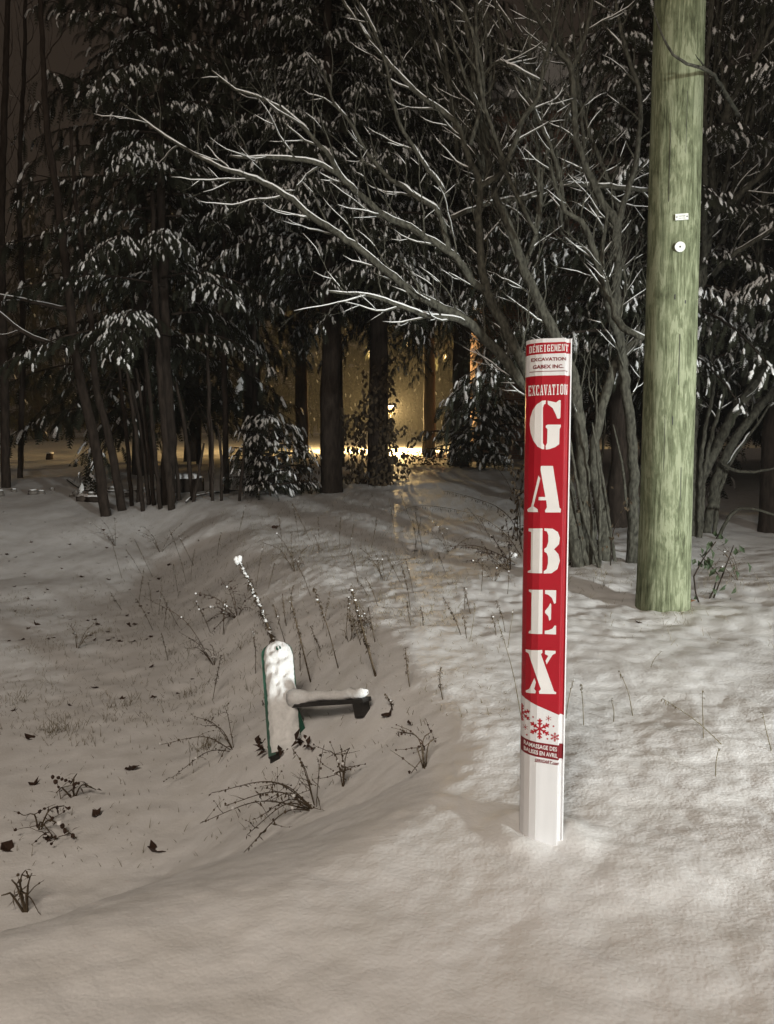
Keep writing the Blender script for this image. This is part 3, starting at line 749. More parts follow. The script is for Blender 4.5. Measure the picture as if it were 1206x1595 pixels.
# ------------------------------------------------------------------ conifers
def spray_tpl():
    """feathery frond: short needles down both sides of a drooping axis"""
    V, Fc = [], []
    zc = lambda t: -0.42 * t * t
    V += [(-.025, 0, 0), (.025, 0, 0), (0, 1, zc(1))]; Fc += [(0, 1, 2)]
    for k in range(7):
        t = 0.06 + 0.125 * k; l = 0.30 * (1 - 0.55 * t)
        for sd in (-1, 1):
            o = len(V)
            V += [(0, t, zc(t)), (0, t + .085, zc(t + .085)), (sd * l * .78, t + l * .62, zc(t) - .13 * l - .05)]
            Fc += [(o, o + 1, o + 2)]
    return np.array(V), np.array(Fc)
def snow_tpl(seed):
    """uneven ridge of snow lying along a frond"""
    rn = np.random.default_rng(seed); V, Fc = [], []
    ts = (0.08, 0.30, 0.52, 0.74, 0.93); ws = np.array((.05, .15, .17, .13, .03)) * rn.uniform(.6, 1.35, 5); off = rn.uniform(-.04, .04, 5)
    for t, w, o_ in zip(ts, ws, off):
        z = -0.42 * t * t + 0.015
        V += [(o_ - w, t + rn.uniform(-.05, .05), z - .07), (o_, t, z + .07 * rn.uniform(.6, 1.5)), (o_ + w, t + rn.uniform(-.05, .05), z - .07)]
    for i in range(4):
        for j in (0, 1):
            a_ = i * 3 + j; Fc += [(a_, a_ + 1, a_ + 4), (a_, a_ + 4, a_ + 3)]
    return np.array(V), np.array(Fc)
def place(tpl, T):
    V, Fc = tpl
    P = np.array([t[0] for t in T]); D = np.array([t[1] for t in T]); U = np.array([t[2] for t in T]); S = np.array([t[3] for t in T])
    D /= np.linalg.norm(D, axis=1, keepdims=True)
    X = np.cross(D, U); X /= np.linalg.norm(X, axis=1, keepdims=True) + 1e-9
    Z = np.cross(X, D)
    W = P[:, None, :] + S[:, None, None] * (V[None, :, 0:1] * X[:, None, :] + V[None, :, 1:2] * D[:, None, :] + V[None, :, 2:3] * Z[:, None, :])
    n_ = len(T); k = len(V)
    FF = (Fc[None] + (np.arange(n_) * k)[:, None, None]).reshape(-1, 3)
    return W.reshape(-1, 3), FF
SPRAY, SNOWT = spray_tpl(), [snow_tpl(k) for k in range(4)]
def conifer_meshes(seed, height, z0, reach, trunk_r, nb, droop=0.30, low_bias=1.0, spray=0.15, snow_p=0.62):
    rnd = random.Random(seed)
    tr = MB()
    pts = [Vector((rnd.uniform(-.03, .03) * (i > 0), rnd.uniform(-.03, .03) * (i > 0), -0.25 + (height + .25) * i / 24)) for i in range(25)]
    rad = [trunk_r * (1 - 0.93 * i / 24) + (0.16 * trunk_r if i == 0 else 0) for i in range(25)]
    tr.tube(pts, rad, 12)
    bw = MB(); TF, TS = [], []
    for k in range(nb):
        u = (k + rnd.random()) / nb
        z = z0 + (height - z0) * (u ** low_bias)
        f = (z - z0) / (height - z0)
        L = reach * (1 - f) ** 0.75 * rnd.uniform(0.65, 1.12) + 0.25
        az_ = k * 2.39996 + rnd.uniform(-.5, .5)
        hd = np.array([math.cos(az_), math.sin(az_), 0.0]); sd = np.array([-hd[1], hd[0], 0.0])
        rise = rnd.uniform(0.05, 0.32); dr = droop * rnd.uniform(0.7, 1.4)
        def pt(s): return np.array([0, 0, z]) + hd * (s * L) + np.array([0, 0, rise * s * L - dr * L * (s ** 2.2) * 1.25]) + sd * (0.10 * L * math.sin(s * 2 + k))
        bp = [Vector(pt(s)) for s in np.linspace(0, 1, 9)]
        bw.tube(bp, [0.026 * (L / reach) * (1 - 0.85 * s) + 0.003 for s in np.linspace(0, 1, 9)], 4)
        s = 0.14; sg = 1
        while s < 1.0:
            p = pt(s); tg_ = pt(min(1, s + 0.05)) - pt(s - 0.05); tg_ /= np.linalg.norm(tg_)
            sg = -sg
            bl = (0.20 * L + 0.18) * (1 - 0.65 * s) * rnd.uniform(0.7, 1.2)
            d = tg_ * 0.75 + sd * sg * 0.85 + np.array([0, 0, rnd.uniform(-.30, .02)]); d /= np.linalg.norm(d)
            m_ = max(2, int(bl / (spray * 0.50)))
            cl = float(vnoise(np.array(p[0] * 1.3 + p[2] * 1.7 + seed), np.array(p[1] * 1.3 - p[2] * 0.9), 17))
            pp = snow_p * max(0.12, min(1.6, 0.95 + 1.3 * cl))
            for j in range(m_ + 1):
                t_ = (j + 0.4) / (m_ + 0.4)
                q = p + d * (bl * t_) - np.array([0, 0, 0.28 * bl * t_ * t_])
                dd = d * 0.9 + sd * rnd.uniform(-.7, .7) + hd * rnd.uniform(-.2, .5) + np.array([0, 0, -0.30 - 0.5 * t_ + rnd.uniform(-.3, .2)])
                up = np.array([rnd.uniform(-.3, .3), rnd.uniform(-.3, .3), 1.0])
                sc = spray * rnd.uniform(0.8, 1.75)
                TF.append((q, dd, up, sc))
                TF.append((q - d * 0.03, dd + sd * rnd.uniform(-.6, .6) + np.array([0, 0, -.35]), up, sc * 0.9))
                if rnd.random() < pp: TS.append((q + np.array([0, 0, 0.012]), dd, up, sc * rnd.uniform(0.35, 0.85)))
            s += spray * 0.80 / L * rnd.uniform(0.8, 1.25)
        TF.append((pt(1.0), hd + np.array([0, 0, -.8]), np.array([0, 0, 1.0]), spray * 1.2)); TS.append((pt(1.0) + np.array([0, 0, .012]), hd + np.array([0, 0, -.8]), np.array([0, 0, 1.0]), spray))
    fv, ff = place(SPRAY, TF)
    if not TS: TS.append(TF[0])
    sv, sf, n0 = [], [], 0
    for k in range(4):
        if len(TS[k::4]):
            a_, b_ = place(SNOWT[k], TS[k::4]); sv.append(a_); sf.append(b_ + n0); n0 += len(a_)
    sv, sf = np.concatenate(sv), np.concatenate(sf)
    mf = np_mesh('crown', fv, ff, False); mf.materials.append(M['needle'])
    ms = np_mesh('snow', sv, sf, True); ms.materials.append(M['snow'])
    def mk(mbx, nm, mt):
        me_ = bpy.data.meshes.new(nm); me_.from_pydata(mbx.v, [], mbx.f); me_.polygons.foreach_set('use_smooth', [True] * len(me_.polygons)); me_.materials.append(M[mt]); return me_
    return mk(tr, 'trunk', 'bark_dark'), mk(bw, 'bough', 'bark_dark'), mf, ms
VAR = [conifer_meshes(1, 11.5, 3.5, 3.0, 0.20, 110, 0.40, 1.2, 0.135, 0.62),
       conifer_meshes(2, 12.5, 3.4, 2.7, 0.21, 110, 0.36, 1.2, 0.135, 0.60),
       conifer_meshes(3, 10.0, 2.5, 2.7, 0.17, 105, 0.32, 1.2, 0.13, 0.60),
       conifer_meshes(4, 14.0, 1.0, 3.2, 0.22, 110, 0.28, 1.1, 0.22, 0.16),
       conifer_meshes(6, 14.0, 4.6, 3.4, 0.22, 110, 0.34, 1.1, 0.22, 0.16),
       conifer_meshes(8, 9.5, 2.4, 2.6, 0.12, 58, 0.36, 1.1, 0.125, 0.50),
       conifer_meshes(7, 13.0, 0.9, 3.6, 0.22, 110, 0.28, 1.1, 0.26, 0.0)]
SMALL = conifer_meshes(5, 1.15, 0.12, 0.62, 0.02, 34, 0.10, 1.0, 0.10, 0.55)
ORD = ['first', 'second', 'third', 'fourth', 'fifth', 'sixth', 'seventh', 'eighth', 'ninth', 'tenth', 'eleventh', 'twelfth', 'thirteenth', 'fourteenth', 'fifteenth', 'sixteenth', 'seventeenth', 'eighteenth']
def conifer(name, loc, var, sc=1.0, rz=0.0, label=None, cat='tree', group=None, tilt=(0, 0)):
    e = bpy.data.objects.new(name, None); e.empty_display_size = 0.2; link(e)
    e.location = loc; e.scale = (sc, sc, sc); e.rotation_euler = (tilt[0], tilt[1], rz)
    tag(e, label, cat, group)
    ms = VAR[var] if isinstance(var, int) else var
    tr = link(bpy.data.objects.new('trunk', ms[0]), e)
    link(bpy.data.objects.new('bough', ms[1]), e)
    cr = link(bpy.data.objects.new('crown', ms[2]), e); cr['kind'] = 'stuff'
    sn_ = link(bpy.data.objects.new('snow', ms[3]), cr); sn_['kind'] = 'stuff'
    return e
def gpt(px, Y):
    p = at(px, 700, Y); return Vector((p.x, Y, h1(p.x, Y)))
conifer('conifer_tree', gpt(515, 13.0), 0, 1.0, 0.4, 'snowy conifer with a bare thick trunk left of the glowing lamp')
conifer('conifer_tree', gpt(590, 14.0), 1, 1.0, 2.1, 'snowy conifer whose trunk is wrapped in dry vine leaves beside the lamp glow')
conifer('conifer_tree', gpt(717, 19.0), 1, 1.12, 4.0, 'snowy conifer with dark trunk right of the glowing lamp')
conifer('conifer_tree', gpt(262, 11.6), 5, 1.0, 1.0, 'snowy conifer with low drooping boughs at the left edge of the wood')
conifer('conifer_tree', gpt(965, 9.0), 2, 0.80, 3.3, 'snowy conifer directly behind the utility pole')
conifer('conifer_tree', gpt(1205, 8.7), 2, 0.80, 5.2, 'snowy conifer at the right edge behind the leaning bare tree')
conifer('young_conifer', gpt(751, 17.5), SMALL, 1.75, 0.6, 'low bushy young conifer beside the dark trunk near the house steps')
conifer('young_conifer', gpt(418, 12.2), SMALL, 1.15, 0.0, 'small snow-dusted young conifer left of the thick trunk')
back = [(225, 16.5, 3), (300, 22, 3), (395, 17.5, 4), (470, 24, 4), (522, 18.5, 4), (588, 17, 4), (668, 27, 4), (722, 23, 4), (800, 28.5, 4), (1010, 19, 3), (1095, 15, 3), (1200, 20, 3), (1290, 15, 3)]
for k, (px, Y, v_) in enumerate(back):
    conifer('conifer_tree', gpt(px, Y), v_, random.uniform(1.0, 1.2), random.uniform(0, 6), 'dark conifer deep in the wood, %s from the left of its row' % ORD[k], 'tree', 'dark conifers deep in the wood')
far = [(-200, 46), (-60, 44), (60, 52), (180, 56), (300, 58), (390, 60), (470, 57), (540, 60), (600, 58), (655, 60), (705, 57), (770, 60), (900, 55), (1000, 60), (1100, 50), (1200, 56), (1330, 48)]
for k, (px, Y) in enumerate(far):
    conifer('conifer_tree', gpt(px, Y), 6, random.uniform(1.1, 1.5), random.uniform(0, 6), 'far conifer beyond the lamplit snow field, %s from left' % ORD[k], 'tree', 'far conifers beyond the snow field')

# ------------------------------------------------------------------ bare saplings on the left
def sapling(path, label, L0=0.9, density=0.5, group=None, extra=(), amount=0.55, name='bare_sapling'):
    p = at(*path[0][:3]); e = empty(name, (p.x, p.y, h1(p.x, p.y)))
    tag(e, label, 'tree', group)
    limb(e, path, 'stem', L0=L0, density=density, amount=amount, material='bark_dark', step=0.15)
    for q in extra: limb(e, q, 'limb', L0=0.5, density=0.5, amount=1.0, material='bark_dark', step=0.1)
    shift_children(e); return e
YS = 11.2
sapling([(165, 765, YS, 11), (148, 690, YS, 10), (120, 560, YS, 9), (103, 420, YS, 8), (90, 310, YS, 7), (72, 183, YS, 5.5), (68, 99, YS, 4.5), (63, 0, YS, 3.5), (58, -80, YS, 2)],
        'tall leaning bare tree at the left edge of the wood', 1.6, 0.42,
        extra=[[(112, 545, YS, 4), (95, 540, YS - .2, 3.5), (50, 525, YS - .5, 3), (20, 505, YS - .6, 2.5), (-10, 480, YS - .7, 2)], [(106, 480, YS, 3.5), (80, 477, YS - .2, 3), (50, 470, YS - .4, 2.6), (-10, 458, YS - .6, 2)]])
sapling([(190, 750, YS + .3, 9), (172, 690, YS + .3, 8), (150, 600, YS + .3, 7), (140, 480, YS + .3, 5), (120, 330, YS + .3, 3), (110, 200, YS, 2)], 'bare leaning trunk just right of the leftmost thick bare trunk', 1.0)
sapling([(268, 765, YS, 7.5), (258, 690, YS, 7), (250, 600, YS, 6.5), (247, 520, YS, 6), (240, 420, YS, 5), (238, 300, YS, 4)], 'upright dark bare trunk below the left conifer boughs', 0.8, 0.8)
sapling([(352, 742, 12.5, 5.5), (351, 650, 12.5, 5), (349, 560, 12.5, 5), (350, 430, 12.5, 4), (345, 300, 12.5, 3)], 'straight thin dark trunk left of the young conifer', 0.8, 0.7)
sapling([(395, 745, 15, 4), (397, 640, 15, 4), (396, 540, 15, 4), (400, 400, 15, 3)], 'thin dark trunk behind the young conifer', 0.6, 0.9)
sapling([(310, 700, 20, 5), (308, 600, 20, 5), (306, 450, 20, 4), (300, 250, 20, 3)], 'slim far trunk on the pale snow left of centre', 1.0, 0.9)
sapling([(8, 715, 14, 9), (6, 560, 14, 8), (2, 350, 14, 7), (10, 100, 14, 5), (14, -60, 14, 3)], 'dark bare tree cut by the left frame edge', 2.0, 0.45)
sapling([(30, 705, 16, 5), (36, 500, 16, 5), (30, 300, 16, 4), (38, 100, 16, 3), (40, -60, 16, 2)], 'thin bare tree second from the left frame edge', 2.0, 0.4)
for k, (x0, x1) in enumerate(sorted([(205, 185), (222, 196), (232, 205), (240, 212), (215, 232), (250, 222), (280, 250), (330, 322), (300, 275)])):
    y1 = random.uniform(480, 600); Y = YS + random.uniform(-.2, .9)
    sapling([(x0, 758, Y, 4), ((x0 * 2 + x1) / 3, 690, Y, 3.6), ((x0 + x1 * 2) / 3, (690 + y1) / 2, Y, 3), (x1, y1, Y, 2)], 'thin leaning stem in the left thicket, %s from left at the snow' % ORD[k], 0.5, 0.5, 'thin stems of the left thicket')
# dead shoots near the frame's centre-left trunks
for k, (x0, y0, x1, y1) in enumerate([(300, 755, 318, 690), (330, 730, 326, 640), (345, 745, 338, 660), (372, 742, 380, 690)]):
    Y = 11.4
    sapling([(x0, y0, Y, 2.6), ((x0 + x1) / 2 + 3, (y0 + y1) / 2, Y, 2.2), (x1, y1, Y, 1.3)], 'short dead shoot in front of the straight thin trunk, %s from left' % ORD[k], 0.25, 0.3, 'dead shoots before the thin trunk')

# ------------------------------------------------------------------ vine and undergrowth with dry leaves by the trunks
def leafy(name, c, w, h, n_, material, label, cat, L=0.07, stems_=6, depth=0.25, hang=True):
    e = empty(name, (c.x, c.y, c.z)); tag(e, label, cat)
    sm, lm = MB(), MB()
    for k in range(stems_):
        x = random.uniform(-w, w) * 0.8; y = random.uniform(-depth, depth)
        P = [(Vector((x, y, -0.05)), 0.006), (Vector((x + random.uniform(-.1, .1), y, h * .4)), 0.005), (Vector((x + random.uniform(-.2, .2), y, h * random.uniform(.7, 1.05))), 0.003)]
        q, rr = catmull(P, 0.1); sm.tube(q, rr, 4)
        for j in range(n_ // stems_):
            b_ = random.choice(q) + Vector((random.uniform(-.1, .1), random.uniform(-.1, .1), random.uniform(-.05, .1)))
            d = Vector((random.uniform(-1, 1), random.uniform(-1, .6), -1.0 if hang else random.uniform(-.6, .8)))
            lm.leafq(b_, d, Vector((random.uniform(-1, 1), -1, random.uniform(-.5, .5))), L * random.uniform(.6, 1.4), L * 0.28, 0.25)
    sm.build('stem', 'bark_dark', e); lm.build('foliage', material, e, False)
    return e
g = gpt(590, 13.7); leafy('vine', Vector((g.x, g.y, g.z)), 0.27, 2.3, 330, 'hang_leaf', 'dry leafy vine climbing the trunk beside the lamp glow', 'vine', 0.12, 8, 0.15)
g = gpt(548, 14.3); leafy('shrub', g, 0.32, 1.8, 240, 'hang_leaf', 'dry leafed shrub between the two thick trunks', 'shrub', 0.12, 7, 0.2)
g = gpt(625, 15.0); leafy('shrub', g, 0.25, 1.15, 120, 'hang_leaf', 'dry leafed shrub right of the vine-wrapped trunk', 'shrub', 0.11, 5, 0.2)
g = gpt(462, 12.7); leafy('shrub', g, 0.35, 0.75, 150, 'hang_leaf', 'low dry shrub between young conifer and thick trunk', 'shrub', 0.08, 8, 0.2)
g = gpt(800, 8.0); leafy('shrub', g, 0.10, 1.0, 90, 'hang_leaf', 'withered leafy stem just left of the red marker', 'shrub', 0.06, 3, 0.1)
g = G(1100, 935); leafy('weed', g, 0.09, 0.42, 34, 'green_leaf', 'green-leaved weed at the right foot of the utility pole', 'weed', 0.06, 3, 0.06)
g = gpt(905, 6.4); leafy('shrub', g, 0.3, 0.75, 170, 'hang_leaf', 'tangle of dry leaves among the stems right of the marker', 'shrub', 0.045, 9, 0.25)
g = gpt(670, 19.6); leafy('shrub', g, 0.9, 0.32, 160, 'hang_leaf', 'low dark brush on the edge of the lamplit snow', 'shrub', 0.10, 14, 0.3, False)

# ------------------------------------------------------------------ green post with its arm lying in the ditch
gb = G(444, 1168)
gpost = empty('green_post', gb)
tag(gpost, 'snow-covered green post with a dark side arm leaning in the ditch', 'post')
L_ = 0.56; Wd = 0.150; Th = 0.055
top = at(430, 1000, gb.y + 0.36)
axis_ = (top - gb).normalized()
rt = Vector((1, 0, 0)); rt = (rt - axis_ * rt.dot(axis_)).normalized()
nrm = rt.cross(axis_).normalized()            # faces the viewer and up
if nrm.y > 0: nrm = -nrm
L_ = (top - gb).length
def gp(u, v_, w): return rt * u + axis_ * v_ + nrm * w
gm = MB()
def outline(L, hw):
    pts_ = [(-hw, -0.02), (hw, -0.02), (hw, L - hw * 0.8)]
    pts_ += [(hw * math.cos(a), L - hw * 0.8 + hw * 0.8 * math.sin(a)) for a in [math.pi * k / 10 for k in range(1, 10)]]
    pts_ += [(-hw, L - hw * 0.8)]
    return pts_
ol = outline(L_, Wd / 2)
nn = len(ol)
fr = [gp(u, v_, 0.0) for u, v_ in ol]; bk = [gp(u, v_, -Th) for u, v_ in ol]
# shell open at the foot and the back: face plus rim
inner = [gp(u * 0.86, v_ * 0.98, -0.008) for u, v_ in ol]; innb = [gp(u * 0.86, v_ * 0.98, -Th) for u, v_ in ol]
gm.add(fr + bk + inner + innb, [tuple(range(nn))] + [(k, k + 1, nn + k + 1, nn + k) for k in range(1, nn - 1)] + [(nn - 1, 0, nn, 2 * nn - 1)]
       + [tuple(2 * nn + k for k in reversed(range(nn)))] + [(2 * nn + k, 3 * nn + k, 3 * nn + k + 1, 2 * nn + k + 1) for k in range(1, nn - 1)] + [(3 * nn - 1, 4 * nn - 1, 3 * nn, 2 * nn)]
       + [(nn + k, nn + k + 1, 3 * nn + k + 1, 3 * nn + k) for k in range(1, nn - 1)] + [(2 * nn - 1, nn, 3 * nn, 4 * nn - 1)])
gm.build('board', 'green_board', gpost, False)
t = MB()   # side gusset at the foot, right
t.add([gp(Wd / 2, 0.20, -0.01), gp(Wd / 2 + 0.05, -0.03, -0.03), gp(Wd / 2 - 0.01, -0.02, -0.01), gp(Wd / 2, 0.20, -0.06), gp(Wd / 2 + 0.05, -0.03, -0.08), gp(Wd / 2 - 0.01, -0.02, -0.06)],
      [(0, 2, 1), (3, 4, 5), (0, 1, 4, 3), (1, 2, 5, 4), (2, 0, 3, 5)])
t.build('gusset', 'green_board', gpost, False)
t = MB(); t.add([gp(-Wd / 2 * .9, 0.0, -0.012), gp(Wd / 2 * .9, 0.045, -0.012), gp(Wd / 2 * .9, -0.03, 0.025), gp(-Wd / 2 * .9, -0.05, 0.02), gp(-Wd / 2 * .9, -0.06, -0.03), gp(Wd / 2 * .9, -0.04, -0.03)],
      [(0, 1, 2, 3), (3, 2, 5, 4), (0, 4, 5, 1), (0, 3, 4), (1, 5, 2)])
t.build('hollow_shade', 'black', gpost, False)  # black wedge stands in for the shade inside the board's open foot
a0 = gp(Wd * 0.40, L_ * 0.40, 0.004); a1 = G(572, 1112) + Vector((0, 0, 0.075)) - gb
ad_ = (a1 - a0).normalized(); rotm = ad_.to_track_quat('X', 'Z').to_matrix()
t = MB(); t.box((a0 + a1) / 2 + Vector((0, -.004, -.012)), ((a1 - a0).length, 0.05, 0.018), rotm); arm = t.build('arm', 'black', gpost, False)
t = MB(); t.box(a1 - ad_ * 0.035 + Vector((0, 0, -0.045)), (0.05, 0.05, 0.075), rotm); t.build('end_block', 'black', gpost, False)
# snow on the arm
sm = MB(); pts_ = [a0 + (a1 - a0) * f + Vector((0, 0, 0.016)) for f in np.linspace(0.0, 1.0, 16)]
sm.tube([q_ + Vector((0, 0, random.uniform(-.004, .005))) for q_ in pts_], [0.044 - 0.021 * min(1, k / 5) + random.uniform(-.003, .003) - (0.012 if k == 15 else 0) for k in range(16)], 12, jitter=0.05)
sm.build('arm_snow', 'snow', gpost)
# snow on the board: a lumpy sheet with ragged edges
NU, NV = 16, 44
vs, fs = [], []
for j in range(NV + 1):
    v_ = -0.005 + (L_ + 0.008) * j / NV
    top_f = max(0.0, (v_ - (L_ - Wd * 0.42)) / (Wd * 0.42)); half = Wd / 2 * math.sqrt(max(0.0, 1 - min(1, top_f) ** 2)) * 1.0
    half = max(half, 0.004)
    for i in range(NU + 1):
        u = -1 + 2 * i / NU
        edge = 1 - abs(u) ** 4
        xx = u * half * (0.90 + 0.06 * float(vnoise(v_ * 40 + (7 if u > 0 else 0), 2.0, 3))) + 0.006 * (1 - top_f)
        th = edge * (0.026 + 0.016 * float(fbm(np.array(u * 2.2), np.array(v_ * 24), 13, 3))) * min(1, (NV - j) / 2 + 0.2) * min(1, j / 2 + 0.2) + 0.001
        vs.append(gp(xx, v_, th))
for j in range(NV):
    for i in range(NU):
        a = j * (NU + 1) + i; fs.append((a, a + 1, a + NU + 2, a + NU + 1))
sb_ = MB(); sb_.add(vs, fs); sb_.build('snow', 'snow', gpost)
t = MB(); disc(t, gp(0.012, L_ - 0.052, 0.030), nrm, 0.013, 0.004, 8); t.build('bolt_head', 'green_board', gpost, False)

for k, (px, py) in enumerate([(418, 1172), (436, 1178), (470, 1158), (482, 1165), (406, 1160)]):
    b_ = G(px, py); t = MB()
    for _ in range(7): t.leafq(Vector((random.uniform(-.03, .03), random.uniform(-.02, .02), .004)), Vector((random.uniform(-1, 1), random.uniform(-1, 1), random.uniform(0, .8))), Vector((0, 0, 1)), random.uniform(.03, .07), .012, .3)
    o = t.build('leaf_clump', 'leaf', None, False); o.location = b_; tag(o, 'dark crumpled leaf clump at the foot of the green post, %s of five from left' % ['second', 'third', 'fourth', 'fifth', 'first'][k], 'leaf clump', 'leaf clumps at the green post foot')
# ------------------------------------------------------------------ weeds
def weed_tube(mb, p, d, L, r, wob=0.10, grav=0.0, k=6):
    P = [(p.copy(), r)]; q = p.copy(); d = d.normalized()
    for j in range(k):
        d = (d + Vector((random.uniform(-wob, wob), random.uniform(-wob, wob), random.uniform(-wob, wob) - grav))).normalized()
        q = q + d * (L / k); P.append((q.copy(), r * (1 - 0.6 * (j + 1) / k)))
    pts2, rr = catmull(P, L / k / 2); mb.tube(pts2, rr, 4); return pts2
def seed_stalk(px0, py0, px1, py1, label, fluff=0.5, r=0.004, snow=0.3, group=None, dy=0.05, head=0.012, mt='dead'):
    b = G(px0, py0); e = empty('weed', b); tag(e, label, 'weed', group)
    tip = at(px1, py1, b.y + dy)
    P = [(Vector((0, 0, -0.03)), r), ((tip - b) * 0.5 + Vector((random.uniform(-.008, .008), 0, 0.0)), r * 0.9), (tip - b, r * 0.6)]
    q, rr = catmull(P, 0.012); mb, hb, sb = MB(), MB(), MB(); mb.tube(q, rr, 5)
    n_ = len(q)
    for i in range(n_):
        f = i / n_
        if f > 1 - fluff:
            for _ in range(3):
                d = Vector((random.uniform(-1, 1), random.uniform(-1, 1), random.uniform(-1.1, .5)))
                hb.leafq(q[i], d, Vector((0, 0, 1)), head * random.uniform(.8, 2.0), head * 0.3, 0.3)
            if random.random() < snow * (0.2 + f): sb.blob(q[i] + Vector((random.uniform(-.006, .006), random.uniform(-.01, 0), 0.005)), head * random.choice((.15, .2, .3, .45)), (1.2, 1, .7))
    mb.build('stalk', mt, e)
    if hb.f: hb.build('seed_head', mt, e, False)
    if sb.f: sb.build('snow', 'snow', e)
    return e
# tall mullein spike behind the green post, snow along one side
e = seed_stalk(434, 1010, 372, 872, 'tall dried spike crusted with snow rising behind the green post', 0.95, 0.009, 1.6, dy=0.25, head=0.026)
t = MB(); p = at(371, 871, G(434, 1010).y + 0.25) - e.location
for k in range(7): t.blob(p + Vector((random.uniform(-.014, .014), -.005, random.uniform(-.02, .012))), 0.021)
t.build('snow_cap', 'snow', e)
seed_stalk(588, 1052, 547, 912, 'stout dead stalk with ragged sheath right of the green post', 0.7, 0.006, 0.3, dy=0.1, head=0.016)
seed_stalk(486, 1062, 453, 934, 'dead stalk with narrow seed spike just right of the mullein spike', 0.55, 0.0045, 0.25, dy=0.08, head=0.013)
seed_stalk(529, 1040, 488, 915, 'thin fan-topped dead stalk left of the stout stalk', 0.4, 0.003, 0.25, dy=0.06, head=0.016)
seed_stalk(447, 975, 440, 925, 'short dead spike behind the green post top', 0.6, 0.003, 0.2, dy=0.05)
for k, (a, b_, c_, d_) in enumerate(sorted([(502, 1010, 484, 975), (468, 1045, 468, 985), (615, 1105, 600, 1080), (640, 1070, 632, 1010), (692, 1090, 686, 1040), (586, 1000, 574, 945), (722, 990, 690, 930), (735, 955, 724, 915), (660, 975, 655, 945), (330, 1090, 345, 1020), (398, 1050, 395, 985)])):
    seed_stalk(a, b_, c_, d_, 'short thin dead weed sprig on the bank snow, %s from left of its kind' % ORD[k], 0.6, 0.0024, 0.15, 'small weed sprigs on the bank', dy=0.03, head=0.011)
for k, (a, b_, c_, d_) in enumerate(sorted([(815, 1120, 775, 965), (880, 1120, 893, 1060), (988, 1115, 965, 1045), (1140, 1160, 1032, 1088), (1097, 1150, 1094, 1075), (1206, 1170, 1188, 1110), (955, 1125, 952, 1090), (910, 1130, 905, 1065), (1115, 1210, 1120, 1165), (1010, 1040, 1030, 1015), (730, 1000, 740, 940), (790, 1010, 800, 950)])):
    seed_stalk(a, b_, c_, d_, 'single thin stem in the bright snow near the marker, %s from left' % ORD[k], 0.22, 0.0016, 0.2, 'thin stems in the bright snow', dy=0.03, head=0.008, mt='straw')
def branching_weed(px, py, tips, label, r=0.0024, burr=0.006, grav=0.0, group=None, snow=0.04, dy=0.0, sub=1.6):
    b = G(px, py); e = empty('weed', b); tag(e, label, 'weed', group)
    mb, hb, sb = MB(), MB(), MB()
    for tx, ty, ddy in tips:
        tip = at(tx, ty, b.y + ddy) - b
        gz_ = h1(tip.x + b.x, tip.y + b.y) - b.z + 0.012
        if tip.z < gz_: tip.z = gz_
        m1 = tip * 0.45 + Vector((random.uniform(-.02, .02), 0, 0.03 + 0.10 * tip.length * random.uniform(0.2, 1)))
        q, rr = catmull([(Vector((0, 0, -0.02)), r), (m1, r * 0.8), (tip, r * 0.45)], 0.016); mb.tube(q, rr, 4)
        for i in range(4, len(q)):
            if random.random() < 0.22: hb.blob(q[i] + Vector((random.uniform(-.005, .005), 0, random.uniform(-.008, .005))), burr * random.uniform(.35, .85), (1, 1, 1.3))
            for _ in range(2):
                if random.random() < 0.5: hb.leafq(q[i], Vector((random.uniform(-1, 1), random.uniform(-.8, .8), random.uniform(-1.2, .5))), Vector((random.uniform(-1, 1), 0, 1)), random.uniform(.008, .03) * burr / .007, random.uniform(.0015, .005), random.uniform(-.2, .4))
            if random.random() < 0.14 * sub:
                s = weed_tube(mb, q[i], Vector((random.uniform(-1, 1), random.uniform(-.5, .5), random.uniform(-.3, .8))), random.uniform(.04, .11), r * 0.5, 0.3, 0, 4)
                for z in s[2::2]:
                    if random.random() < .7: hb.blob(z, burr * random.uniform(.35, .7))
            if random.random() < snow: sb.blob(q[i] + Vector((0, 0, 0.005)), burr * 1.1)
    mb.build('stem', 'dead', e)['kind'] = 'stuff'; hb.build('burr', 'dead' if random.random() < .6 else 'leaf', e, False)
    if sb.f: sb.build('snow', 'snow', e)
    return e
branching_weed(492, 1255, [(312, 1282, -.05), (330, 1235, .05), (380, 1338, -.22), (400, 1275, -.02), (350, 1255, -.1), (405, 1225, .1), (455, 1165, .1), (470, 1185, .1), (385, 1300, -.1), (505, 1160, .12), (425, 1245, .02), (500, 1285, -.1)],
               'sprawling burr-covered dead weed at the ditch edge in the foreground', snow=0.05)
branching_weed(535, 1225, [(530, 1160, .1), (545, 1165, .1), (515, 1170, .1), (555, 1195, .03), (520, 1205, .0)], 'tight cluster of upright dead sprigs right of the sprawling burr weed', 0.003)
branching_weed(662, 1195, [(620, 1140, .1), (672, 1140, .1), (680, 1150, .08), (640, 1205, -.05), (650, 1165, .02)], 'small forked dead weed on the bank between green post and marker', 0.003)
branching_weed(370, 960, [(305, 925, .1), (320, 970, -.1), (400, 925, .1), (345, 905, .2), (310, 950, .0), (395, 960, -.05), (360, 915, .15), (330, 985, -.1)], 'dense dark dead weed clump left of the mullein spike', 0.003, 0.009)
branching_weed(460, 890, [(430, 830, .3), (455, 830, .3), (425, 860, .1), (480, 850, .2), (475, 880, .1), (410, 845, .3), (445, 850, .2)], 'pale thin weed clump behind the mullein spike', 0.0028, 0.007)
